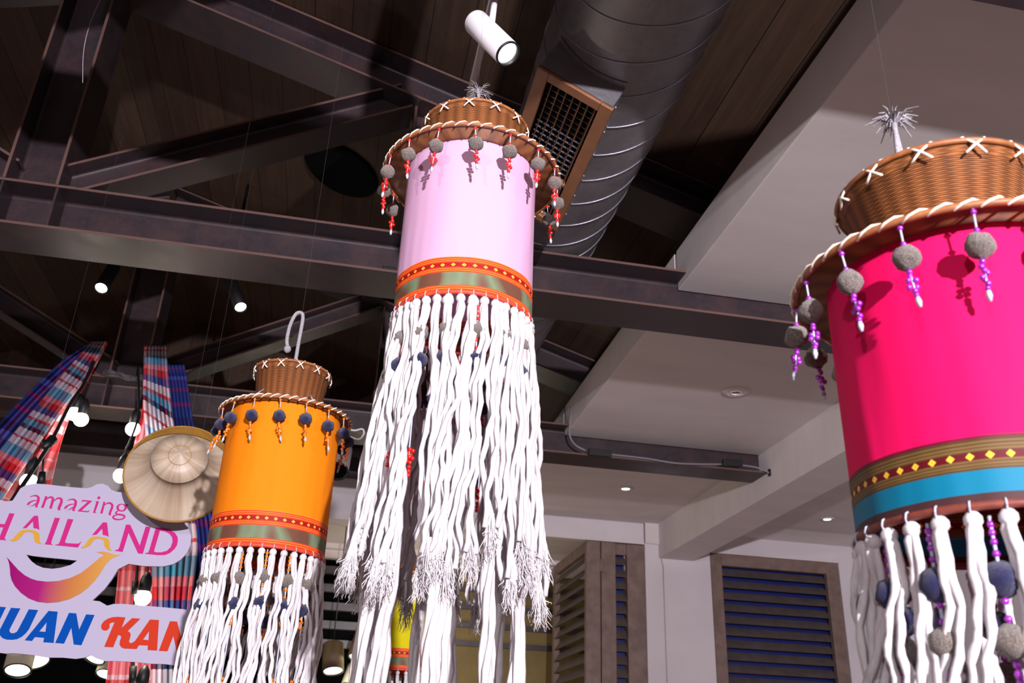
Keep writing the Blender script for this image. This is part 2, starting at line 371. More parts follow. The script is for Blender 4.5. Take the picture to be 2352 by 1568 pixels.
def truss(yc, label):
    t = thing('roof_truss', (KX, yc, ZC), label, 'roof truss', 'dark steel roof trusses')
    xr = 3.47; zc = (ZC+ZT)/2
    m = MB(); hbeam(m, (-5.95, yc, zc), (xr, yc, zc), (0, 0, 1), ZT-ZC, .30); m.build('bottom_chord', M['steel'], t)
    m = MB(); hbeam(m, (KX, yc, ZT+.002), (KX, yc, zb(KX)+.1), (1, 0, 0), .262, .30); m.build('king_post', M['steel'], t)
    for x in (KX-.131, KX+.124):
        for y0 in (yc-.145, yc+.006):
            m = MB(); m.box((x, y0, ZC+.014), (x+.012, y0+.139, ZT-.014)); m.build('stiffener_plate', M['steel'], t)
    c = math.cos(math.atan(SL)); s_ = math.sin(math.atan(SL))
    for sg in (1, -1):
        m = MB(); A = Vector((KX, yc, zb(KX)+.131)); x1 = KX+sg*(3.44 if sg > 0 else 4.3)*1.0; xe = KX+sg*4.2
        hbeam(m, A, (xe, yc, zb(xe)+.131), (sg*s_, 0, c), .25, .30); m.build('top_chord', M['steel'], t)
        d0 = Vector((KX+sg*.14, yc, ZT+.07)); d1 = Vector((KX+sg*1.80, yc, zb(KX+sg*1.80)+.03)); d = (d1-d0).normalized()
        m = MB(); hbeam(m, d0, d1, (-d.z*sg, 0, d.x*sg), .175, .20); m.build('diagonal_brace', M['steel'], t)
        xv = KX+sg*1.93
        m = MB(); hbeam(m, (xv, yc, ZT+.002), (xv, yc, zb(xv)), (1, 0, 0), .15, .2); m.build('vertical_post', M['steel'], t)
        d0 = Vector((KX+sg*2.05, yc, zb(KX+sg*2.0)-.06)); 
    return t
truss(1.71, 'dark steel roof truss nearest the camera, only a chord corner showing at top right')
truss(4.305, 'large dark steel roof truss crossing behind the pale pink and orange lanterns')
t2 = truss(6.912, 'dark steel roof truss further back with plaid cloths tied round its post')
g = [(KX-.34, 2.66), (KX-.20, 2.82), (KX-.13, 2.82), (KX-.13, 2.56), (KX-.34, 2.56)]
for sg in (1, -1):
    pts = [(KX+sg*(KX-x), z) for x, z in g]
    m = MB(); k = len(pts); m.add([(x, 6.88, z) for x, z in pts]+[(x, 6.86, z) for x, z in pts], [tuple(range(k)), tuple(range(2*k-1, k-1, -1))]+[(i, (i+1) % k, k+(i+1) % k, k+i) for i in range(k)])
    m.build('gusset_plate', M['steel'], t2)
m = MB(); m.box((-6, 9.18, 2.70), (XF-.02, YW-.01, 2.96)); tag(m.build('wall_beam', M['steel'], bevel=.004), 'dark horizontal beam fixed along the far gable wall above the opening', 'beam')
# round black disc on the roof planks
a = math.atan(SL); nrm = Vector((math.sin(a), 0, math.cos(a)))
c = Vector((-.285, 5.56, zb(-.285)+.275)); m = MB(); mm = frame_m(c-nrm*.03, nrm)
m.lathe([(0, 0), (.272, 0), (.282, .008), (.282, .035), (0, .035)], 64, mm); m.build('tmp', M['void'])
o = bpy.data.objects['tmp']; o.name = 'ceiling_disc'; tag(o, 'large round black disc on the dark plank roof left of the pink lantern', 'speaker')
# ------------------------------------------------------------------ air duct
DC = Vector((.964, 0, 2.886)); DR = .333
t = thing('air_duct', (DC.x, 5, DC.z-DR), 'round spiral galvanised metal air duct running above the trusses', 'air duct')
m = MB(); mm = frame_m((DC.x, -1.2, DC.z), (0, 1, 0)); m.lathe([(DR, 0), (DR, 10.36)], 96, mm); m.build('pipe', M['galv'], t, smooth=True)
y = .60
while y < 8.95:
    m = MB(); pts = [(DC.x+(DR+.001)*math.cos(g), y+.10*(-math.cos(g)), DC.z+(DR+.001)*math.sin(g)) for g in [2*PI*i/64 for i in range(65)]]
    m.tube(pts, .0038, 6, False); m.build('seam', M['seam'], t, smooth=True); y += .205
# register box on the duct
t = thing('air_grille', (.73, 3.27, 2.43), 'copper brown louvred air grille in a box on the metal duct', 'air vent')
Pa = Vector((.582, 0, 2.586)); Pb = Vector((.885, 0, 2.432)); ex = (Pb-Pa).normalized(); en = Vector((-ex.z, 0, ex.x))
if en.z < 0: en = -en
Y0, Y1 = 2.80, 3.745; WD = (Pb-Pa).length
def G(s, y, d): return Pa+ex*s+en*d+Vector((0, y, 0))
m = MB(); D = .22
for a, b in (((0, Y0), (WD, Y0)), ((WD, Y0), (WD, Y1)), ((WD, Y1), (0, Y1)), ((0, Y1), (0, Y0))):
    q = [G(a[0], a[1], .006), G(b[0], b[1], .006), G(b[0], b[1], D), G(a[0], a[1], D)]
    m.add(q, [(0, 1, 2, 3)])
m.build('box_side', M['galv'], t)
def gbox(m, s0, s1, y0, y1, d0, d1): m.hexa([G(s0, y0, d0), G(s1, y0, d0), G(s1, y1, d0), G(s0, y1, d0), G(s0, y0, d1), G(s1, y0, d1), G(s1, y1, d1), G(s0, y1, d1)])
m = MB(); B = .048
gbox(m, -.008, B, Y0, Y1, -.008, .012); gbox(m, WD-B, WD+.008, Y0, Y1, -.008, .012); gbox(m, B, WD-B, Y0, Y0+B, -.008, .012); gbox(m, B, WD-B, Y1-B, Y1, -.008, .012)
gbox(m, B, WD-B, 3.395, 3.415, -.004, .02); m.build('frame', M['grille'], t, bevel=.003)
m = MB(); gbox(m, .01, WD-.01, Y0+.01, Y1-.01, .07, .08); m.build('backing', M['void'], t)
for k in range(7):
    s = B+(WD-2*B)*(k+.5)/7; m = MB()
    for ya, yb in ((Y0+B, 3.395), (3.415, Y1-B)):
        m.hexa([G(s+.006, ya, .0), G(s+.008, ya, .0), G(s+.008, yb, .0), G(s+.006, yb, .0), G(s-.006, ya, .035), G(s-.004, ya, .035), G(s-.004, yb, .035), G(s-.006, yb, .035)])
    m.build('louvre', M['grille'], t)
for k in range(24):
    m = MB(); yy = Y0+B+.02+k*(Y1-Y0-2*B-.03)/23; gbox(m, B, WD-B, yy, yy+.004, .05, .065); m.build('damper_blade', M['seam'], t)
for k in range(6):
    m = MB(); yy = Y0+.06+k*.165; p = G(WD, yy, .07)+ex*.004; m.sphere(p, .006, 8); m.build('screw', M['seam'], t, smooth=True)
# seam flange where the box meets the pipe
def duct_pt(s, y):
    p = G(s, y, 0); d = en; oc = p-Vector((DC.x, y, DC.z)); b_ = oc.dot(d); cc = oc.dot(oc)-DR*DR; disc = b_*b_-cc
    return p+d*(-b_-math.sqrt(max(disc, 0)))
for (y, dy) in ((Y0, -.03), (Y1, .03)):
    pts = [duct_pt(WD*k/20, y) for k in range(21)]; off = Vector((0, dy, 0)); r_off = [(p-Vector((DC.x, p.y, DC.z))).normalized()*.004 for p in pts]
    m = MB()
    for k in range(20): m.add([pts[k]+r_off[k], pts[k+1]+r_off[k+1], pts[k+1]+r_off[k+1]+off, pts[k]+r_off[k]+off], [(0, 1, 2, 3)])
    m.build('flange', M['galv'], t)
# conduit + white spotlight
cz = 2.60
m = MB(); m.tube([(.333, -.6, cz), (.333, 6.9, cz)], .0165, 12); tag(m.build('conduit_pipe', M['conduit'], smooth=True), 'pale grey pipe running above the pink lantern and holding the white spotlight', 'pipe')
def spotlight(p0, p1, rad, body, lensm, label, group, stem=None, name='spotlight', lens_r=.78, stem_mat=None):
    p0 = Vector(p0); p1 = Vector(p1); d = p1-p0; Ln = d.length
    t = thing(name, p0, label, 'spotlight', group); mm = frame_m(p0, d)
    m = MB(); m.lathe([(0, 0), (rad*.82, 0), (rad*.95, .006), (rad, .014), (rad, Ln), (rad*.93, Ln+.001), (rad*.9, Ln-.004), (rad*.86, Ln-.02)], 40, mm); m.build('body', body, t, smooth=True)
    m = MB(); m.lathe([(rad*1.0, Ln-.004), (rad*1.005, Ln+.002), (rad*.86, Ln+.002), (rad*.84, Ln-.02)], 40, mm); m.build('rim', M['black'], t, smooth=True)
    m = MB(); m.lathe([(0, Ln-.012), (rad*lens_r, Ln-.010), (rad*.86, Ln-.014)], 32, mm); m.build('lens', lensm, t)
    if stem:
        m = MB(); m.tube(stem[0], stem[1], 12); m.build('stem', stem_mat or body, t, smooth=True)
    return t
a = atd(1090, 48, 3.06); b = atd(1167, 124, 2.93)
spotlight(a, b, .0435, M['white_paint'], M['lens'], 'white cylindrical spotlight with bright lens above the pink lantern', 'spotlights', stem=([(.333, 2.42, cz-.012), (a*.6+b*.4)+Vector((.01, 0, .02))], .011))
for (x0, y0, x1, y1, Y, lab) in ((262, 612, 232, 662, 6.2, 'black cylindrical spotlight aimed left beneath the big truss'), (528, 640, 553, 706, 6.2, 'black cylindrical spotlight pointing down at the right of the far king post')):
    a = at(x0, y0, Y+.1); b = at(x1, y1, Y-.1)
    spotlight(a, b, .047, M['black'], M['lens'], lab, 'spotlights', stem=([a, (a.x, a.y, zb(a.x)+.27)], .012))
# white spotlight behind the orange lantern with its cable ring
a = at(784, 1030, 6.0); b = at(774, 1082, 5.85); spotlight(a, b, .075, M['white_paint'], M['void'], 'white spotlight with dark lens half hidden behind the orange lantern', 'spotlights', stem=([a, (a.x, 6.78, 2.31)], .012))
m = MB(); m.tube(catmull([at(805, 1003, 6.2), at(825, 1008, 6.2), at(836, 995, 6.2), at(832, 985, 6.2), at(815, 988, 6.2), at(800, 985, 6.2)]), .006, 8); tag(m.build('looped_cable', M['white_paint'], smooth=True), 'short looped white cable right of the orange lantern', 'cable')
# downlights
for (x, y, on, lab) in ((1690, 899, 0, 'round recessed ceiling light with an unlit ring, right of the centre in the white ceiling'), (1437, 1121, 1, 'small lit recessed light in the white ceiling near the far wall'), (1900, 1191, 1, 'lit recessed ceiling light beside the pink-magenta lantern band')):
    p = atz(x, y, ZS); t = thing('recessed_light', p, lab, 'ceiling light', 'recessed ceiling lights')
    mm = Matrix.Translation(p); rr = .10 if not on else .075
    m = MB(); m.lathe([(rr, -.001), (rr*.97, -.006), (rr*.62, -.012), (rr*.5, -.006), (rr*.5, -.001)], 40, mm); m.build('trim_ring', M['plaster'], t, smooth=True)
    m = MB(); m.lathe([(rr*.5, -.004), (rr*.36, -.014), (rr*.34, -.002)] if not on else [(0, -.010), (rr*.5, -.006)], 32, mm); m.build('lamp_ring' if not on else 'lamp', M['lens_warm'] if on else M['white_paint'], t)
    if not on: m = MB(); m.lathe([(0, -.003), (rr*.36, -.003)], 32, mm); m.build('socket', M['shutter'], t)
# cable along the far chord
yf = 6.76
c1 = catmull([at(1316, 905, 6.7), at(1310, 960, 6.7), at(1309, 1000, 6.72), at(1322, 1022, 6.74), at(1345, 1034, 6.74)]); c2 = catmull([at(1400, 1043, 6.74), at(1480, 1052, 6.74), at(1560, 1064, 6.72), at(1660, 1066, 6.74)]); c3 = catmull([at(1703, 1068, 6.74), at(1740, 1074, 6.74), at(1772, 1088, 6.72)])
t = thing('power_cable', at(1340, 1034, 6.74), 'grey cable with black couplers clipped along the far roof truss', 'cable')
m = MB()
for c in (c1, c2, c3): m.tube(c, .0075, 8)
m.build('cord', M['cable_grey'], t, smooth=True)
for (x, y, x2, y2) in ((1352, 1037, 1404, 1043), (1660, 1062, 1704, 1064), (1766, 1084, 1784, 1096)):
    A = at(x, y, 6.72); B = at(x2, y2, 6.72); m = MB(); m.obox(A, B, (0, 0, 1), (0, 1, 0), .028, .02); m.build('coupler', M['black'], t, bevel=.004)
m = MB(); m.tube([at(1523, 1300, YW-.03)]+[at(1523+(y-1300)*.035, y, YW-.03) for y in (1400, 1500, 1600)], .004, 6); m.tube(catmull([at(1523, 1300, YW-.03), at(1519, 1275, YW-.04), at(1530, 1258, YW-.06), at(1558, 1254, YW-.08)]), .005, 6)
tag(m.build('wall_cable', M['conduit'], smooth=True), 'thin grey cable running down the white column', 'cable')
# ------------------------------------------------------------------ shutters and the far room
def slats(t, x0, x1, z0, z1, y, n, mat, depth=.05, tilt=1):
    for k in range(n):
        z = z0+(z1-z0)*(k+.5)/n; m = MB(); h = (z1-z0)/n*.37
        m.hexa([(x0, y-depth, z-h), (x1, y-depth, z-h), (x1, y-depth+.012, z-h), (x0, y-depth+.012, z-h), (x0, y+depth, z+h), (x1, y+depth, z+h), (x1, y+depth+.012, z+h), (x0, y+depth+.012, z+h)] if tilt > 0 else
               [(x0, y-depth, z+h-.012), (x1, y-depth, z+h-.012), (x1, y+depth, z-h-.012), (x0, y+depth, z-h-.012), (x0, y-depth, z+h), (x1, y-depth, z+h), (x1, y+depth, z-h), (x0, y+depth, z-h)])
        m.build('slat', mat, t)
t = thing('louvred_shutter', (4.85, YW+.05, .2), 'wide brown wooden louvred shutter with dark blue gaps right of the white column', 'shutter', 'brown wooden shutters')
m = MB(); x0, x1, z0, z1 = 4.065, 5.60, .10, 2.235
for b in (((x0, YW+.0, z0), (x0+.13, YW+.07, z1)), ((x1-.15, YW+.0, z0), (x1, YW+.07, z1)), ((x0+.13, YW+.0, z1-.13), (x1-.15, YW+.07, z1)), ((x0+.13, YW+.0, z0), (x1-.15, YW+.07, z0+.12))): m.box(*b)
m.build('frame', M['shutter'], t, bevel=.006)
slats(t, x0+.13, x1-.15, z0+.12, z1-.13, YW+.055, 15, M['slat'], .045)
m = MB(); m.box((x0+.1, YW+.14, z0), (x1-.1, YW+.15, z1)); m.build('backing_panel', M['navy_void'], t)
t = thing('folding_shutter', (2.95, YW+.3, .2), 'folded brown wooden louvred shutter standing open left of the white column', 'shutter', 'brown wooden shutters')
def upright(x0, y0, x1, y1, z0=.1, z1=2.255): 
    m = MB(); m.box((x0, y0, z0), (x1, y1, z1)); return m
XL = 2.64
m = upright(XL, YW-.02, XL+.155, YW+.06); m.build('stile', M['shutter'], t, bevel=.006)
m = upright(XL+.165, YW-.02, 2.965, YW+.05); m.build('stile', M['shutter'], t, bevel=.006)
m = upright(3.10, YW-.0, 3.30, YW+.07); m.build('stile', M['shutter'], t, bevel=.006)
m = upright(XL, YW+1.36, XL+.06, YW+1.49); m.build('stile', M['shutter'], t, bevel=.006)
for a, b in ((2.135, 2.255), (.1, .22)):
    m = MB(); m.box((XL, YW+.06, a), (XL+.06, YW+1.36, b)); m.build('rail', M['shutter'], t)
    m = MB(); m.box((2.965, YW+.02, a), (3.10, YW+.06, b)); m.build('rail', M['shutter'], t)
for k in range(15):
    z = .22+1.915*(k+.5)/15; m = MB(); y0, y1 = YW+.06, YW+1.36
    m.hexa([(XL-.01, y0, z-.05), (XL, y0, z-.05), (XL, y1, z-.05), (XL-.01, y1, z-.05), (XL+.06, y0, z+.055), (XL+.07, y0, z+.055), (XL+.07, y1, z+.055), (XL+.06, y1, z+.055)]); m.build('slat', M['slat'], t)
slats(t, 2.965, 3.10, .22, 2.135, YW+.05, 15, M['slat'], .04)
m = MB(); m.box((2.965, YW+.12, .1), (3.10, YW+.13, 2.25)); m.build('backing_panel', M['navy_void'], t)
m = MB(); A = at(1385, 1320, YW-.03); m.box((A.x-.03, YW-.035, 1.93), (A.x+.03, YW-.018, 2.06)); m.tube([(A.x, YW-.035, 1.92), (A.x, YW-.035, 2.07)], .012, 8); m.build('hinge', M['shutter'], t)
# far room beyond the opening
box_struct('ceiling', M['plaster'], ((-6, YW+.13, 2.40), (3.3, 11.6, 2.5)))
m = MB(); m.box((-6, 11.3, 2.34), (3.3, 11.6, 2.40)); m.box((-6, 11.42, 2.25), (3.3, 11.6, 2.34)); m.build('trim_4', M['plaster'], kind='structure')
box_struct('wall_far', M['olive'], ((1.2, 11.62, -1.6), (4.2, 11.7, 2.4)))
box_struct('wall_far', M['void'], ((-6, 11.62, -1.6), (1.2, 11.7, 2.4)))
t = thing('slatted_blind', (-1.5, 11.5, 1.0), 'dark horizontal slatted blind high on the far wall behind the lanterns', 'blind')
for k in range(5):
    z = 2.11-k*.215; m = MB(); m.hexa([(-6, 11.46, z-.045), (1.4, 11.46, z-.045), (1.4, 11.48, z-.055), (-6, 11.48, z-.055), (-6, 11.46, z+.045), (1.4, 11.46, z+.045), (1.4, 11.62, z+.06), (-6, 11.62, z+.06)]); m.build('slat', M['dark_slat'], t)
t = thing('window_bars', (2.6, 11.5, 1.4), 'dark horizontal bars across the ochre far wall beside the folded shutter', 'bars')
for k in range(4):
    z = 2.02-k*.22; m = MB(); m.box((1.5, 11.55, z-.03), (4.1, 11.63, z+.03)); m.build('bar', M['dark_slat'], t)
# cylinder lamps seen through the opening
PL = [(765, 1478, 765, 1541, 8.0, .088, 'olive', 'dull olive cylinder lamp, lens down, between the orange and pink fringes'),
      (846, 1440, 824, 1512, 8.0, .095, 'olive', 'tilted cylinder lamp with bright oval lens beside the pink fringe edge'),
      (822, 1532, 805, 1580, 8.6, .09, 'pale', 'glowing pale cylinder lamp lowest beside the pink fringe'),
      (714, 1490, 700, 1566, 8.6, .085, 'olive', 'dull brown cylinder lamp against the orange lantern fringe'),
      (52, 1490, 40, 1540, 7.4, .095, 'pale', 'bright pale cylinder lamp below the left end of the sign'),
      (80, 1470, 77, 1518, 8.4, .13, 'olive', 'dark cylinder lamp with wide glowing lens below the sign'),
      (243, 1470, 214, 1507, 7.6, .10, 'pale', 'tilted cylinder lamp with curved bright lens under the middle of the sign'),
      (262, 1500, 243, 1549, 7.9, .08, 'pale', 'small pale cylinder lamp touching the red plaid cloth')]
M['olive_lamp'] = plain('olive_lamp', (112, 92, 62), .5); M['pale_lamp'] = plain('cream_lamp', (232, 226, 205), .5)
for (x0, y0, x1, y1, Y, r, mt, lab) in PL:
    Y += 2.3; a = at(x0, y0, Y+.05); b = at(x1, y1, Y-.05)
    spotlight(a, b, r*1.28, M[mt+'_lamp'], M['lens_warm'], lab, 'cylinder lamps beyond the opening', name='cylinder_lamp', stem=([a, (a.x, a.y, 2.41)], .006), lens_r=.86, stem_mat=M['black'])
lamp('POINT', 'lamp_glow', tuple(at(800, 1600, 10.3)), 14, (1, .95, .7), .1)
lamp('POINT', 'lamp_glow', tuple(at(60, 1600, 10.2)), 14, (1, .95, .7), .1)
# ------------------------------------------------------------------ lanterns
def tube_spline(m, pts, r, n=6, k=4): m.tube(catmull(pts, k), r, n)
def pom_mesh(m, c, r, rnd):
    c = Vector(c); n = 16; mm_ = 10; vs = []; fs = []; sd = rnd.random()*50
    for i in range(mm_+1):
        th = PI*i/mm_
        for k in range(n):
            a = 2*PI*k/n; d = Vector((math.sin(th)*math.cos(a), math.sin(th)*math.sin(a), math.cos(th)*.97))
            vs.append(c+d*r*(1+.16*noise.noise(d*1.7+Vector((sd, 0, 0)))+.05*rnd.uniform(-1, 1)))
    for i in range(mm_):
        for k in range(n): fs.append((i*n+k, (i+1)*n+k, (i+1)*n+(k+1) % n, i*n+(k+1) % n))
    m.add(vs, fs)
def link_copy(o, parent, loc=None, rot=None):
    c = o.copy(); COL.objects.link(c); c.parent = parent; ORG[c.name] = ORG[parent.name]
    if loc is not None: c.location = loc
    if rot is not None: c.rotation_euler = rot
    return c
def make_tassel(t, bead, pom, rnd, seedk):
    """brim tassel: thread, bead, bead, pompom, bead flower, tip. origin at the brim, hanging down z-"""
    sw = rnd.uniform(-.008, .008)
    m = MB(); m.tube([(0, 0, .004), (0, 0, -.035)], .0016, 5); m.tube(catmull([(0, 0, -.07), (sw*.4, 0, -.09), (sw, 0, -.118)], 3), .0014, 5)
    m.tube([(sw, 0, -.112), (sw*1.2, 0, -.122), (sw*1.5, 0, -.130)], [.002, .0042, .002], 6)
    th = m.build('tassel', M['thread'], t, local=True, smooth=True)
    m = MB(); pom_mesh(m, (0, 0, -.053), .0185, rnd); p = m.build('pompom', pom, th, local=True, smooth=True)
    m = MB(); r = .0043
    for z in (-.004, -.031, -.0755): m.sphere((0, 0, z), r, 8)
    for k in range(4):
        for q in range(2 if k in (1, 2) else 1):
            off = (.0048 if q else -.0048) if k in (1, 2) else 0
            m.sphere((off+sw*.5*k/3, .002*(-1)**k, -.082-.0082*k), r, 8)
    m.sphere((sw*.9, 0, -.112), r*.95, 8)
    b = m.build('beads', bead, th, local=True, smooth=True)
    return th, p, b
def copy_tassel(src, parent, loc, rot):
    th = link_copy(src[0], parent, loc, rot)
    for ch in src[1:]: link_copy(ch, th)
def cord(m, phi, R, z0, ln, flare, rnd, r=.0062, fray=True, drift=0, n=26, strands=2, spread=.013):
    ph = [rnd.uniform(0, 6.28) for _ in range(4)]; tw = rnd.uniform(6, 14); amp = rnd.uniform(.003, .0075)
    base = []
    for i in range(n+1):
        s = i/n; z = z0-ln*s; rr = R+flare*s**1.3+amp*math.sin(11*s+ph[0])*min(1, s*6)
        g = phi+drift*s+amp/R*math.sin(14*s+ph[1])*min(1, s*6)+.5*amp/R*math.sin(47*s+ph[2])*min(1, s*8)
        base.append(Vector((rr*math.cos(g), rr*math.sin(g), z)))
    e1 = Vector((-math.sin(phi), math.cos(phi), 0)); e2 = Vector((math.cos(phi), math.sin(phi), 0))
    for k in range(strands):
        pts = []; rad = []
        for i, p in enumerate(base):
            s = i/n; g = ph[3]+k*2*PI/strands+tw*s*ln; o = r*.6*(.25 if s < .03 else 1)+spread*min(1, s*1.6)*(.6+.4*math.sin(9*s+ph[k % 4]))
            pts.append(p+(e1*math.cos(g)+e2*math.sin(g))*o); rad.append(r*.8*(1.0+.16*math.sin(61*s+k*2+ph[0]))*(1.1 if i == 1 else 1))
        m.tube(pts, rad, 6)
    m.sphere(base[0], r*1.6, 8)
    m.tube([base[0]+Vector((0, 0, .02)), base[0]], .0022, 5)
    if fray:
        p = base[-1]
        for k in range(60):
            d = Vector((rnd.uniform(-1, 1)*.019, rnd.uniform(-1, 1)*.019, -rnd.uniform(.015, .075)))+e2*rnd.uniform(0, .014)
            q = Vector((rnd.uniform(-1, 1), rnd.uniform(-1, 1), 0))*.004
            m.tube([p+q+Vector((0, 0, .03)), p+q*2+d*.4, p+q+d*.8+q.yxz*2, p+q+d], [.0022, .0013, .0008, .0004], 3, False)
def lantern(name_label, group, loc, Rt, Rb, Rc, zb_, crown_h, ztop, zbot, zband, fab, bandm, bead, pom, rot, cordlen, ncord, seed, innerlen=None, ninner=0, waist=.9, base_r=None, loop='knot', kdx=0, thread_top=3.6, flare=.03, detail=True, cord_r=.0062, hoopm='hoop', navy_first=False):
    """loc = (x,y) of the axis; all z are world"""
    rnd = random.Random(seed)
    t = thing('fabric_lantern', (loc[0], loc[1], zbot), name_label, 'lantern', group)
    Z = lambda z: z-zbot
    base_r = base_r or Rc*waist
    # hat: crown bowl and brim
    n = 10; zc0 = zb_+.012; prof = []
    for i in range(n+1):
        s = i/n; rr = base_r*(1-s)+Rc*s - (.012*math.sin(PI*s) if base_r < Rc*.97 else -.004*math.sin(PI*s)); prof.append((rr, Z(zc0+crown_h*s)))
    m = MB(); m.lathe(prof+[(Rc-.004, Z(zc0+crown_h)), (base_r-.004, Z(zc0))], 96); m.build('basket_crown', M['wicker'], t, local=True, smooth=True)
    m = MB(); m.lathe([(base_r, Z(zc0+.004)), (base_r+(Rb-base_r)*.35, Z(zb_+.014)), (base_r+(Rb-base_r)*.7, Z(zb_+.006)), (Rb, Z(zb_-.004)), (Rb, Z(zb_-.009)), (base_r, Z(zb_+.002))], 96,
        rfun=None); m.build('basket_brim', M['wicker'], t, local=True, smooth=True)
    m = MB(); circ = lambda r, z, a=0: (r*math.cos(a), r*math.sin(a), z)
    m.tube([circ(Rb, Z(zb_-.006), 2*PI*i/72) for i in range(73)], .0055, 8, False)
    m.tube([circ(Rc, Z(zc0+crown_h), 2*PI*i/72) for i in range(73)], .0048, 8, False); m.build('rim_hoops', M['rim'], t, local=True, smooth=True)
    # white lacing: crosses on the crown, zigzag on the brim edge
    nx = 13
    for k in range(nx):
        m = MB(); a = 2*PI*k/nx+.1; w_ = .19; h = .026
        for sg in (1, -1):
            pts = [circ(Rc+.0055-.004*abs(s), Z(zc0+crown_h-.010+sg*h*.5*s), a+w_*s*.5+0) for s in (-1, -.5, 0, .5, 1)]; m.tube(pts, .0021, 5)
            s = 1; m.tube([circ(Rc+.003, Z(zc0+crown_h-.010+h*.5), a+w_*sg*.5), circ(Rc-.002, Z(zc0+crown_h+.006), a+w_*sg*.62), circ(Rc-.007, Z(zc0+crown_h-.002), a+w_*sg*.75)], .002, 5)
        m.build('cross_stitch', M['lace'], t, local=True, smooth=True)
    m = MB(); nz = 46
    for k in range(nz):
        a = 2*PI*k/nz; da = 2*PI/nz
        m.tube([circ(Rb+.003, Z(zb_-.013), a), circ(Rb+.0065, Z(zb_-.006), a+da*.35), circ(Rb+.003, Z(zb_+.0005), a+da*.75), circ(Rb-.006, Z(zb_+.0025), a+da*1.05)], .0021, 5)
    m.build('brim_lacing', M['lace'], t, local=True, smooth=True)
    # fabric tube and woven band
    sd = seed*3.1
    def wr(a, z): return .0022*noise.noise(Vector((math.cos(a)*2.2+sd, math.sin(a)*2.2, z*3)))+.0012*noise.noise(Vector((math.cos(a)*7+sd, math.sin(a)*7, z*2.5)))
    nn = 18; m = MB(); m.lathe([(Rt, Z(ztop+(zband-ztop)*(i/nn))) for i in range(nn+1)], 128, rfun=wr); m.build('fabric_tube', fab, t, local=True, smooth=True)
    m = MB(); m.lathe([(Rt+.0008, Z(zbot+(zband-zbot)*(i/6))) for i in range(7)], 128, rfun=wr); m.build('woven_band', bandm, t, local=True, smooth=True)
    m = MB(); m.tube([circ(Rt, 0, 2*PI*i/72) for i in range(73)], .0058, 8, False); m.build('bottom_hoop', M[hoopm], t, local=True, smooth=True)
    def tie(k, par):
        a = 2*PI*(k+.5)/ncord; m = MB()
        m.tube([circ(Rt+.0072*math.cos(q), .0072*math.sin(q)*1.4-.003, a) for q in [2*PI*i/8 for i in range(9)]], .0014, 4, False)
        m.build('hoop_tie', M['thread'], par, local=True, smooth=True)
    # brim tassels
    src = make_tassel(t, bead, pom, rnd, 0); N = 16
    for k in range(N):
        a = math.radians(rot)-PI/2+2*PI*k/N; lc = circ(Rb-.002, Z(zb_-.012), a)
        rr = (rnd.uniform(-.12, .12), rnd.uniform(-.12, .12), rnd.uniform(0, 6.28))
        if k == 0: src[0].location = lc; src[0].rotation_euler = rr
        else: copy_tassel(src, t, lc, rr)
    # strands of beads and pompoms hanging inside the hoop
    def strand(z_off):
        ln = .34+.05*rnd.random(); m = MB(); m.tube(catmull([(0, 0, 0), (0, 0, -.1), (rnd.uniform(-.006, .006), 0, -.2), (rnd.uniform(-.01, .01), 0, -ln)], 4), .0022, 5)
        th = m.build('bead_strand', M['thread'], t, local=True, smooth=True)
        m = MB(); pom_mesh(m, (0, 0, -.145 if navy_first else -.075), .0205, rnd); p1 = m.build('grey_pompom', M['pom_grey'], th, local=True, smooth=True)
        m = MB(); pom_mesh(m, (0, 0, -.075 if navy_first else -.145), .0215, rnd); p2 = m.build('navy_pompom', M['pom_navy'], th, local=True, smooth=True)
        m = MB()
        for z in (-.01, -.02, -.031, -.045, -.1, -.12, -.17, -.182, -.194): m.sphere((0, 0, z), .0048, 8)
        for k in range(3): m.sphere((.005*(-1)**k, 0, -.18-.008*k), .0048, 8)
        for k in range(8): m.sphere((.0055*(-1)**k, .003*(-1)**(k//2), -ln+.02-.0085*(k//2)), .005, 8)
        for k in range(3): m.sphere((0, 0, -ln-.018-.009*k), .005, 8)
        b = m.build('beads', bead, th, local=True, smooth=True); return th, p1, p2, b
    if detail:
        s1 = strand(0); NS = 15
        for k in range(NS):
            a = 2*PI*k/NS+.2; lc = circ(Rt-.010, -.008-.01*rnd.random(), a); rr = (0, 0, a)
            if k == 0: s1[0].location = lc; s1[0].rotation_euler = rr
            else: copy_tassel(s1, t, lc, rr)
    # yarn fringe
    for k in range(ncord):
        a = 2*PI*(k+.5)/ncord; m = MB()
        cord(m, a, Rt-.002, -.016, cordlen*rnd.uniform(.88, 1.07), flare*rnd.uniform(.4, 1.4), rnd, cord_r, True, rnd.uniform(-.16, .16), 30, 3); tie(k, m.build('yarn_cord', M['cord'], t, local=True, smooth=True))
    for k in range(ninner):
        a = 2*PI*(k+.3)/ninner+rnd.uniform(-.1, .1); m = MB()
        cord(m, a, Rt-.006, -.02, innerlen*rnd.uniform(.97, 1.05), rnd.uniform(-.01, .02), rnd, cord_r*1.25, True, rnd.uniform(-.25, .25), 34, 3, .005); m.build('long_yarn_cord', M['cord'], t, local=True, smooth=True)
    # hanging cord
    zt = Z(zc0+crown_h); m = MB(); m.tube([(kdx, 0, Z(zb_)), (kdx, 0, Z(thread_top))], .0003, 4); m.build('hanging_thread', M['nylon'], t, local=True)
    m = MB()
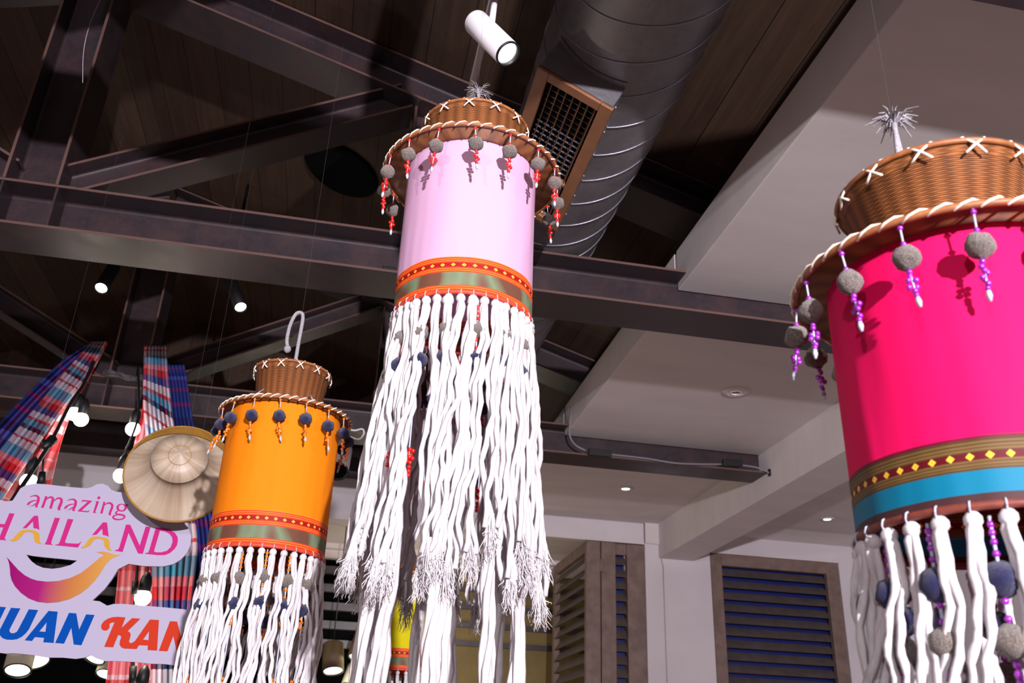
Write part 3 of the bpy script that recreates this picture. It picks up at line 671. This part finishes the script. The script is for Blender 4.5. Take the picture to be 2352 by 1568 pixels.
    if loop == 'knot':
        m.tube([(kdx-.012, 0, zt-.09), (kdx, 0, zt+.09), (kdx+.004, 0, zt+.15)], .0045, 6); m.tube([(kdx+.014, 0, zt-.09), (kdx+.005, 0, zt+.09), (kdx, 0, zt+.15)], .0045, 6)
        for k in range(46):
            a = rnd.uniform(0, 2*PI); u = rnd.uniform(.3, 1); d = Vector((math.cos(a)*.045*u, math.sin(a)*.045*u, rnd.uniform(-.02, .028)))
            c = Vector((kdx+.002, 0, zt+.14)); m.tube([c, c+d*.55+Vector((0, 0, .012)), c+d], [.0018, .0013, .0007], 4, False)
    elif loop == 'hook':
        zz = zt; m.tube(catmull([(0, 0, zz-.05), (.002, 0, zz+.10), (.004, 0, zz+.205), (-.006, 0, zz+.225), (-.022, 0, zz+.215), (-.034, 0, zz+.17), (-.036, 0, zz+.12), (-.030, 0, zz+.095)], 6), [.0062]*43, 8)
        m.sphere((-.030, 0, zz+.088), .0125, 10, (1, 1, 1.1))
    if m.v: m.build('cord_loop', M['cord_grey'], t, local=True, smooth=True)
    # anchor stitches from the brim
    for a in (2.3, 4.1, 5.2):
        m = MB(); m.tube([circ(Rb-.02, Z(zb_+.0), a), circ(base_r+.03, Z(zb_+.045), a+.05)], .002, 5); m.build('anchor_twine', M['thread'], t, local=True, smooth=True)
    return t
M['hoop_dark'] = plain('dark_red_hoop', (120, 56, 44), .55, 0, 90, .25)
M['hoop'] = plain('red_wrapped_hoop', (206, 70, 44), .55, 0, 90, .25)
lantern('pale pink fabric lantern with grey pompoms and red beads, front and centre', 'hanging fabric lanterns', (.243, 2.028), .173, .235, .146, 1.445, .135, 1.468, 1.0, 1.095,
        M['fab_pink'], M['band_red'], M['bead_red'], M['pom_grey'], -7, .60, 38, 11, innerlen=.98, ninner=15, waist=.96, flare=.035, thread_top=3.5, cord_r=.0075)
lantern('orange fabric lantern with navy pompoms, left of the pale pink one', 'hanging fabric lanterns', (-.205, 2.79), .170, .200, .120, .975, .135, .975, .535, .635,
        M['fab_orange'], M['band_red'], M['bead_orange'], M['pom_navy'], -3, .55, 34, 23, waist=.86, loop='hook', flare=.02, thread_top=3.7, cord_r=.0068)
lantern('large magenta fabric lantern with teal band, cut off at the right edge', 'hanging fabric lanterns', (.885, 1.074), .186, .235, .152, .700, .145, .718, .306, .393,
        M['fab_magenta'], M['band_teal'], M['bead_purple'], M['pom_grey'], -7, .42, 30, 37, base_r=.112, kdx=-.055, hoopm='hoop_dark', navy_first=True, flare=.015, thread_top=2.49, cord_r=.0072)
lantern('small yellow fabric lantern half hidden behind the white pink-lantern fringe', 'hanging fabric lanterns', (.345, 4.66), .165, .20, .12, .80, .12, .80, .395, .49,
        M['fab_yellow'], M['band_red'], M['bead_red'], M['pom_navy'], 0, .5, 26, 51, waist=.86, flare=.02, thread_top=2.29, detail=False)
# ------------------------------------------------------------------ sign
SY = 3.75
def zc_(pts, ox, oy, s): return [(ox+x/s, oy+y/s) for x, y in pts]
def stroke(pts, ws, n=5):
    p = catmull([Vector((x, y, w)) for (x, y), w in zip(pts, ws)], n); L1 = []; R1 = []
    for i, q in enumerate(p):
        d = p[min(i+1, len(p)-1)]-p[max(i-1, 0)]; d = Vector((d.x, d.y)).normalized(); nn = Vector((-d.y, d.x))*q.z/2
        L1.append((q.x+nn.x, q.y+nn.y)); R1.append((q.x-nn.x, q.y-nn.y))
    return L1+R1[::-1]
def flat(name, polys, mat, parent, Y, th, label=None):
    """extruded outline(s) on the plane of the sign; inner outlines become holes"""
    cu = bpy.data.curves.new(name, 'CURVE'); cu.dimensions = '2D'; cu.fill_mode = 'BOTH'; cu.extrude = th/2
    for pl in polys:
        sp = cu.splines.new('POLY'); sp.points.add(len(pl)-1); sp.use_cyclic_u = True
        for i, (x, y) in enumerate(pl):
            p = at(x, y, Y); sp.points[i].co = (p.x, p.z, 0, 1)
    tmp = bpy.data.objects.new('tmp', cu); me0 = tmp.to_mesh(); m = MB()
    org = ORG[parent.name]
    me = bpy.data.meshes.new(name); me.from_pydata([(v.co.x-org.x, Y-v.co.z-org.y, v.co.y-org.z) for v in me0.vertices], [], [tuple(p.vertices) for p in me0.polygons])
    tmp.to_mesh_clear(); bpy.data.objects.remove(tmp); me.materials.append(mat); me.update()
    o = bpy.data.objects.new(name, me); COL.objects.link(o); o.parent = parent
    if label: o['label'] = label
    return o
sgn = thing('cutout_sign', at(200, 1520, SY), 'white cut-out sign with pink, blue and red lettering and a smile logo', 'sign')
outline = [(-150, 1136), (0, 1148), (15, 1152), (30, 1150), (38, 1138), (48, 1122), (62, 1114), (80, 1111), (110, 1113), (160, 1119), (200, 1122), (212, 1119), (222, 1113), (236, 1111), (248, 1116), (257, 1126), (270, 1130), (300, 1133), (350, 1150), (400, 1190), (423, 1201), (434, 1214), (440, 1232), (438, 1252), (430, 1270), (415, 1286), (398, 1296), (375, 1301), (330, 1300), (296, 1295), (272, 1307), (258, 1330), (240, 1354), (213, 1379), (230, 1381), (247, 1391), (262, 1387), (285, 1387), (330, 1391), (380, 1395), (430, 1400), (470, 1404), (474, 1470), (470, 1536), (440, 1532), (395, 1527), (380, 1525), (345, 1524), (310, 1520), (262, 1518), (240, 1518), (222, 1512), (208, 1505), (195, 1510), (175, 1513), (145, 1510), (110, 1510), (85, 1506), (75, 1504), (45, 1501), (33, 1500), (15, 1501), (0, 1499), (-150, 1488)]
mouth = zc_([(480, 345), (600, 368), (800, 392), (1100, 420), (1395, 452), (1280, 530), (1100, 580), (950, 600), (780, 580), (660, 530), (570, 460), (520, 400)], 0, 1230, 7.84)
flat('board', [outline, mouth], M['board'], sgn, SY, .012)
LY = SY-.0075
A4 = lambda p: zc_(p, 0, 1120, 9.223); A5 = lambda p: zc_(p, 160, 1110, 12.06); A6 = lambda p: zc_(p, 180, 1180, 7.84); A7 = lambda p: zc_(p, 0, 1380, 9.8); A8 = lambda p: zc_(p, 210, 1380, 9.225); A9 = lambda p: zc_(p, 0, 1230, 7.84)
def sh(p, dx, dy): return [(x+dx, y+dy) for x, y in p]
a1 = stroke([(640, 188), (720, 165), (785, 172), (815, 215), (805, 290), (765, 385), (800, 402)], [10, 22, 38, 52, 52, 50, 12]); a2 = stroke([(785, 262), (690, 278), (612, 325), (596, 365), (640, 388), (705, 370), (750, 325)], [12, 22, 38, 50, 34, 18, 10])
def ell(cx, cy, rx, ry, n=28, rot=0): return [(cx+rx*math.cos(2*PI*i/n)*math.cos(rot)-ry*math.sin(2*PI*i/n)*math.sin(rot), cy+rx*math.cos(2*PI*i/n)*math.sin(rot)+ry*math.sin(2*PI*i/n)*math.cos(rot)) for i in range(n)]
def word(name, letters, mat, label):
    w_ = None
    for i, polys in enumerate(letters):
        flat(name, polys, mat, sgn, LY, .002, label)
def glyphs(name, groups, mat, label):      # separately filled pieces joined into one mesh per letter
    for pieces in groups:
        objs = [flat(name, pc, mat, sgn, LY-.0003*i, .002, label) for i, pc in enumerate(pieces)]
        if len(objs) > 1:
            bm = bmesh.new()
            for o in objs: bm.from_mesh(o.data)
            me = bpy.data.meshes.new(name); bm.to_mesh(me); bm.free(); me.materials.append(mat)
            objs[0].data = me
            for o in objs[1:]: bpy.data.objects.remove(o)
glyphs('letter', [
    [[A4(a1)], [A4(a2)]],
    [[A4([(945, 180), (1005, 178), (925, 420), (870, 418), (955, 195)])], [A4(stroke([(955, 270), (1035, 205), (1105, 205), (1118, 260), (1068, 437)], [12, 26, 44, 52, 52]))], [A4(stroke([(1140, 280), (1215, 222), (1285, 228), (1302, 290), (1245, 440), (1280, 458)], [12, 26, 44, 54, 54, 12]))]],
    [[A4(sh(a1, 788, 78))], [A4(sh(a2, 788, 78))]],
    [[A5([(330, 512), (350, 455), (617, 478), (610, 495), (325, 745), (500, 765), (552, 735), (515, 796), (220, 768), (225, 755), (505, 502), (365, 490), (338, 514)])]],
    [[A5([(715, 500), (720, 490), (812, 497), (705, 795), (740, 812), (735, 820), (640, 808), (652, 795), (738, 515)])], [A5([(765, 400), (790, 362), (825, 350), (855, 385), (838, 418), (800, 440), (772, 425)])]],
    [[A5([(920, 505), (990, 515), (908, 832), (845, 825), (932, 525)])], [A5(stroke([(950, 610), (1035, 550), (1120, 545), (1175, 590), (1170, 670), (1105, 845), (1150, 858)], [14, 30, 52, 62, 60, 56, 14]))]],
    [[A5(ell(1438, 668, 142, 108)), A5(ell(1440, 662, 82, 82))], [A5([(1480, 572), (1628, 578), (1590, 612), (1560, 680), (1520, 640)])], [A5(stroke([(1350, 745), (1285, 800), (1300, 845), (1420, 862), (1500, 885), (1518, 930), (1460, 980), (1335, 998), (1225, 968), (1205, 920), (1255, 882), (1315, 886)], [18, 40, 42, 44, 48, 44, 32, 36, 46, 46, 26, 10]))]],
], M['ink_pink'], None)
H_ = [(200, 537), (305, 545), (100, 1050), (105, 1085), (140, 1110), (-60, 1098), (-25, 1085), (0, 1020), (72, 838), (-290, 812), (-370, 1000), (-365, 1040), (-330, 1070), (-520, 1055), (-480, 1040), (-450, 980), (-250, 500), (-145, 508), (-262, 745), (100, 770)]
glyphs('letter', [
    [[A4([(-1000, 440), (-480, 480), (-500, 540), (-690, 525), (-880, 1020), (-985, 1010), (-790, 515), (-1010, 500)])]],
    [[A4(H_)]],
    [[A4([(725, 590), (805, 592), (832, 892), (790, 865), (710, 850), (697, 705), (560, 850), (480, 855)])]],
    [[A4([(1160, 633), (1268, 640), (1085, 1140), (1085, 1180), (1125, 1208), (945, 1195), (985, 1130)])]],
    [[A4([(1435, 658), (1552, 668), (1385, 1110), (1375, 1155), (1420, 1172), (1600, 1180), (1665, 1180), (1725, 1135), (1650, 1262), (1170, 1214), (1175, 1202), (1240, 1192), (1268, 1140)])]],
    [[A6([(445, 150), (515, 155), (547, 412), (510, 390), (440, 375), (428, 262), (325, 372), (248, 378)])]],
    [[A6([(858, 190), (935, 195), (1105, 570), (1212, 225), (1300, 235), (1160, 717), (1075, 708), (905, 335), (797, 682), (655, 662), (665, 652), (715, 640), (738, 600)])]],
    [[A6([(1395, 245), (1530, 250), (1650, 282), (1740, 340), (1785, 410), (1792, 480), (1775, 560), (1730, 630), (1650, 700), (1560, 738), (1430, 740), (1195, 714), (1200, 705), (1255, 695), (1277, 650)]), A6([(1468, 298), (1560, 315), (1640, 355), (1690, 420), (1697, 500), (1660, 600), (1590, 665), (1490, 690), (1400, 690), (1360, 672)])]],
], M['ink_pink'], None)
glyphs('letter_swash', [
    [[A4([(200, 1110), (270, 1085), (330, 1010), (420, 925), (480, 892), (600, 885), (740, 905), (805, 938), (832, 985), (836, 1110), (850, 1155), (890, 1190), (810, 1180), (748, 1150), (722, 1100), (718, 990), (690, 948), (600, 928), (525, 940), (475, 1000), (400, 1080), (340, 1120), (270, 1132)])]],
    [[A6([(40, 606), (110, 572), (170, 482), (225, 420), (270, 407), (340, 405), (450, 418), (525, 440), (552, 478), (560, 560), (572, 620), (600, 662), (540, 650), (490, 605), (465, 560), (462, 480), (430, 452), (340, 438), (280, 462), (215, 555), (140, 605), (70, 614)])]],
], M['ink_gold'], 'gold swash under the letter')
glyphs('letter', [
    [[A7([(-90, 120), (132, 137), (-190, 800), (-410, 785)])]],
    [[A7([(250, 150), (457, 165), (212, 640), (213, 685), (250, 722), (320, 722), (385, 685), (430, 605), (650, 185), (857, 202), (650, 630), (580, 722), (480, 808), (380, 855), (280, 870), (150, 865), (60, 832), (5, 775), (-15, 705), (0, 640)])]],
    [[A7([(1095, 220), (1297, 238), (1205, 940), (975, 925), (992, 825), (785, 808), (717, 897), (558, 880)]), A7([(1052, 473), (1025, 692), (883, 682)])]],
    [[A7([(1555, 265), (1715, 275), (1780, 645), (1940, 298), (2127, 312), (1830, 992), (1660, 975), (1605, 598), (1440, 957), (1243, 940)])]],
], M['ink_blue'], None)
glyphs('letter', [
    [[A8([(272, 967), (490, 448), (440, 452), (395, 470), (380, 500), (385, 545), (360, 595), (310, 625), (250, 620), (212, 580), (205, 540), (215, 495), (260, 430), (350, 370), (450, 340), (560, 332), (720, 345), (638, 568), (862, 360), (1037, 372), (768, 635), (815, 662), (832, 705), (818, 780), (796, 840), (805, 880), (850, 890), (900, 862), (935, 828), (1240, 390), (1430, 400), (1390, 1047), (1190, 1035), (1196, 940), (1010, 932), (955, 1014), (700, 1005), (630, 975), (595, 915), (605, 840), (632, 765), (620, 732), (565, 715), (460, 977)]), A8([(1222, 632), (1210, 827), (1093, 815)])]],
    [[A8([(1665, 425), (1815, 432), (1900, 772), (2020, 445), (2205, 452), (1970, 1087), (1810, 1080), (1735, 733), (1610, 1062), (1428, 1052)])]],
], M['ink_red'], None)
flat('smile_mark', [A9([(118, 385), (160, 425), (240, 515), (330, 615), (440, 707), (560, 772), (680, 808), (850, 826), (1050, 815), (1250, 765), (1450, 675), (1600, 562), (1720, 462), (1800, 392), (1872, 358), (1835, 322), (1738, 296), (1860, 284), (1960, 305), (2060, 335), (2175, 345), (2060, 385), (1980, 430), (1900, 520), (1800, 680), (1720, 790), (1600, 920), (1450, 1040), (1250, 1140), (1050, 1195), (850, 1210), (680, 1190), (520, 1130), (380, 1030), (270, 910), (210, 800), (185, 700), (180, 600), (165, 500), (145, 435)])], M['ink_smile'], sgn, LY, .002, 'curved smile in purple fading to gold')
m = MB(); 
for x in (60, 425): m.tube([at(x, 1205 if x > 100 else 1130, SY+.01), at(x, 1205 if x > 100 else 1130, SY+.01)*1+Vector((0, 0, 1.72))], .0003, 4)
m.build('hanging_line', M['nylon'], sgn)
# ------------------------------------------------------------------ woven farmer's hat hanging in front of the sign
hc = at(413, 1080, 3.62); d = -(hc.normalized()); ax = (d+u_*.52).normalized()
t = thing('straw_hat', hc, 'wide round palm leaf farmer hat hanging between the sign and orange lantern', 'hat')
mm = frame_m(hc, ax); Rh = .205
m = MB(); m.lathe([(Rh, -.022), (Rh*.93, -.012), (Rh*.78, .004), (Rh*.64, .028), (Rh*.54, .06), (Rh*.46, .098), (Rh*.50, .102), (Rh*.505, .108), (Rh*.3, .124), (Rh*.2, .131), (Rh*.04, .150), (0, .152)], 96, mm); m.build('leaf_cover', M['straw'], t, smooth=True)
m = MB(); m.tube([mm @ Vector((Rh*math.cos(q), Rh*math.sin(q), -.021)) for q in [2*PI*i/80 for i in range(81)]], .0042, 8, False); m.build('rim', M['straw_dark'], t, smooth=True)
m = MB(); sd = []
for i in range(25):
    g = math.radians(20+140*i/24); sd.append(g)
vs = []; fs = []
for i, g in enumerate(sd):
    k = math.sin((g-math.radians(20))/math.radians(140)*PI); vs.append(mm @ Vector((Rh*.975*math.cos(g), Rh*.975*math.sin(g), -.012))); vs.append(mm @ Vector((Rh*(.97-.22*k)*math.cos(g), Rh*(.97-.22*k)*math.sin(g), -.009+.024*k)))
for i in range(24): fs.append((2*i, 2*i+2, 2*i+3, 2*i+1))
m.add(vs, fs); m.build('ochre_lining', M['straw_dark'], t)
m = MB(); m.tube([mm @ Vector((Rh*.2*math.cos(q), Rh*.2*math.sin(q), .132)) for q in [2*PI*i/40 for i in range(41)]], .001, 5, False); m.build('stitching', M['straw_dark'], t)
m = MB(); m.tube([hc, (hc.x, hc.y+.02, 3.8)], .0003, 4); m.build('hanging_line', M['nylon'], t)
# ------------------------------------------------------------------ plaid cloths
def drape(L_, R2, nf, amp, mat, label, seed, nx=60, ny=50, thick=.0015):
    """L_, R2: lists of (px,py,Y) down the left and right edge"""
    rnd = random.Random(seed); A = catmull([at(*q) for q in L_], 12); B = catmull([at(*q) for q in R2], 12); ny = 48
    def samp(P, s): f = s*(len(P)-1); i = min(int(f), len(P)-2); return P[i].lerp(P[i+1], f-i)
    m = MB(); vs = []; uv = []; fs = []; ph = rnd.uniform(0, 6)
    top = 0
    for j in range(ny+1):
        s = j/ny; a = samp(A, s); b = samp(B, s); top += 0
        for i in range(nx+1):
            u = i/nx; p = a.lerp(b, u); k = nf*2*PI*u+ph+.6*math.sin(3*s+ph)
            e = (b-a).normalized()
            p = p+Vector((0, 1, 0))*amp*math.sin(k)*(.5+.5*s if s < .9 else 1)+e*amp*.25*math.cos(k*1.0+1)
            vs.append(p); uv.append((u, s))
    for j in range(ny):
        for i in range(nx): q = j*(nx+1)+i; fs.append((q, q+1, q+nx+2, q+nx+1))
    m.add(vs, fs, uv); o = m.build('plaid_cloth', mat, smooth=True)
    md = o.modifiers.new('thickness', 'SOLIDIFY'); md.thickness = thick
    return tag(o, label, 'cloth', 'plaid cloths tied to the far truss')
drape([(205, 790, 6.74), (150, 822, 6.72), (60, 905, 6.4), (-60, 1030, 5.9), (-160, 1150, 5.5)], [(232, 790, 6.74), (190, 850, 6.72), (110, 930, 6.4), (10, 1060, 5.9), (-60, 1190, 5.5)], 5, .03, M['plaid_blue'], 'blue and purple plaid cloth sweeping down to the left edge', 3)
drape([(210, 786, 6.66), (165, 835, 6.5), (85, 930, 6.0), (0, 1030, 5.5), (-90, 1150, 5.1)], [(245, 785, 6.66), (205, 858, 6.5), (135, 950, 6.0), (60, 1060, 5.5), (-20, 1180, 5.1)], 5, .03, M['plaid_mix'], 'red, white and light blue plaid cloth sweeping left in front of the blue one', 4)
drape([(225, 790, 6.7), (185, 860, 6.66), (100, 960, 6.5), (30, 1050, 6.3), (-50, 1160, 6.1)], [(250, 786, 6.7), (210, 862, 6.66), (164, 955, 6.5), (136, 1040, 6.3), (110, 1160, 6.1)], 4, .03, M['plaid_red'], 'red and pink plaid cloth glowing beside the bulbs above the sign', 5)
drape([(331, 790, 6.62), (329, 850, 6.6), (329, 920, 6.55), (300, 1060, 6.5), (278, 1240, 6.45), (262, 1400, 6.4), (238, 1600, 6.4)], [(368, 795, 6.62), (376, 860, 6.6), (388, 940, 6.55), (390, 1060, 6.5), (365, 1240, 6.45), (352, 1400, 6.4), (345, 1600, 6.4)], 6, .02, M['plaid_red'], 'red and pink plaid cloth hanging straight down behind the sign', 6)
drape([(334, 795, 6.55), (331, 850, 6.5), (330, 930, 6.45), (340, 1060, 6.4), (348, 1240, 6.35), (350, 1400, 6.3), (345, 1600, 6.3)], [(384, 795, 6.55), (388, 860, 6.5), (402, 980, 6.45), (430, 1100, 6.4), (455, 1240, 6.35), (440, 1400, 6.3), (440, 1600, 6.3)], 7, .022, M['plaid_mix'], 'red, white and blue plaid cloth hanging down behind the straw hat', 7)
drape([(375, 840, 6.62), (385, 880, 6.6), (395, 980, 6.5), (420, 1100, 6.45), (440, 1250, 6.4), (440, 1430, 6.4)], [(425, 838, 6.62), (432, 880, 6.6), (448, 980, 6.5), (480, 1100, 6.45), (505, 1250, 6.4), (500, 1430, 6.4)], 6, .022, M['plaid_blue'], 'blue and purple plaid cloth hanging nearest the orange lantern', 8)
# ------------------------------------------------------------------ string of bulbs
BL = [(186, 963, 6.3, 'round lit bulb, lower of the pair left of the far truss post'), (171, 950, 6.4, 'round lit bulb tucked above its neighbour beside the red cloth'), (305, 985, 6.3, 'round lit bulb left of the straight hanging plaid cloth'),
      (278, 1092, 6.1, 'round lit bulb peeping out at the left edge of the straw hat'), (66, 1106, 5.6, 'round lit bulb behind the red cloth at the top left of the sign'), (328, 1372, 5.9, 'round lit bulb hanging in the notch of the sign'), (322, 1590, 5.9, 'round lit bulb low down below the sign')]
for (x, y, Y, lab) in BL:
    p = at(x, y, Y); t = thing('light_bulb', p, lab, 'light bulb', 'string of round bulbs')
    m = MB(); m.sphere(p, .048, 20); m.build('globe', M['bulb'], t, smooth=True)
    m = MB(); m.lathe([(.0, .15), (.012, .15), (.03, .12), (.036, .09), (.034, .04), (.026, .03), (0, .03)], 20, Matrix.Translation(p)); m.build('socket', M['black'], t, smooth=True)
    lamp('POINT', 'bulb_light', (p.x, p.y, p.z-.07), 15 if 'notch' in lab or 'top left' in lab else 4, (1, .88, .72), .05)
def bulb_top(x, y, Y): return at(x, y, Y)+Vector((0, 0, .14))
def cable(pts, r, label, nm='light_cable'):
    m = MB(); m.tube(catmull([q if isinstance(q, Vector) else at(*q) for q in pts], 8), r, 7); return tag(m.build(nm, M['black'], smooth=True), label, 'cable', 'black bulb cables')
cable([(215, 830, 6.5), (190, 885, 6.35), (160, 930, 6.0), (120, 1010, 5.4), (95, 1050, 5.1), (55, 1110, 4.9), (10, 1175, 4.8)], .012, 'black light cable running diagonally over the red cloth')
cable([(318, 838, 6.77), (318, 860, 6.4), (318, 950, 6.15), (300, 1010, 6.1), (290, 1030, 6.1)]+[bulb_top(278, 1092, 6.1)], .008, 'thin black light cable dropping left of the straw hat')
cable([(315, 1290, 5.9), (313, 1335, 5.9), (309, 1390, 5.9), (306, 1480, 5.9), (305, 1560, 5.9), (304, 1600, 5.9)], .010, 'black light cable hanging down behind the sign notch')
cable([(342, 1290, 5.9), (338, 1320, 5.9), (334, 1345, 5.9)], .006, 'short black lead above the bulb in the sign notch')
t = thing('cable_coupler', at(312, 1350, 5.86), 'black cable connector beside the bulb in the sign notch', 'connector', 'black cable connectors'); m = MB(); m.tube([at(311, 1334, 5.86), at(309, 1365, 5.86)], .019, 10); m.build('sleeve', M['black'], t, smooth=True)
t = thing('cable_coupler', at(305, 1545, 5.86), 'black cable connector on the cable below the sign', 'connector', 'black cable connectors'); m = MB(); m.tube([at(306, 1530, 5.86), at(304, 1575, 5.86)], .021, 10); m.build('sleeve', M['black'], t, smooth=True)
t = thing('cable_coupler', at(108, 1020, 5.3), 'black cable splitter on the diagonal cable over the red cloth', 'connector', 'black cable connectors'); m = MB(); m.tube([at(122, 1008, 5.3), at(100, 1030, 5.25)], [.03, .022], 10); m.tube([at(98, 1012, 5.3), at(112, 1018, 5.3)], .012, 8); m.tube(catmull([at(102, 1030, 5.25), at(99, 1060, 5.25), at(98, 1085, 5.25)]), .006, 6); m.tube([at(98, 1084, 5.25), at(94, 1112, 5.25)], [.018, .026], 10); m.build('sleeve', M['black'], t, smooth=True)
# coil of fairy lights and clutter wrapped round the foot of the far king post
rnd = random.Random(5); m = MB()
for k in range(14):
    pts = [Vector((KX-.17+.36*i/8, 6.74-.02*rnd.random()-.03*math.sin(i), 2.55+.022*rnd.uniform(-1, 1))) for i in range(9)]; m.tube(catmull(pts, 3), .0025, 5)
tag(m.build('wire_coil', M['nylon'], smooth=True), 'tangle of thin wires wound round the far truss post', 'wire')
m = MB(); m.tube(catmull([at(230, 0, 3.0), at(212, 40, 3.0), at(198, 85, 3.0), at(191, 130, 3.0), at(190, 190, 3.0)], 5), .0012, 6); m.tube([at(230, 0, 3.0), at(230, 0, 3.0)+Vector((.05, .0, 1.1))], .0012, 5)
tag(m.build('loose_wire', M['conduit'], smooth=True), 'thin loose white wire dangling at the top left', 'wire')

m = MB(); p = at(894, 617, 4.14); m.box((p.x-.035, 4.165, ZC+.014), (p.x+.035, 4.23, ZC+.04)); tag(m.build('cable_clamp', M['black'], bevel=.004), 'small black clamp sitting on the big truss chord left of the pink lantern', 'clamp')
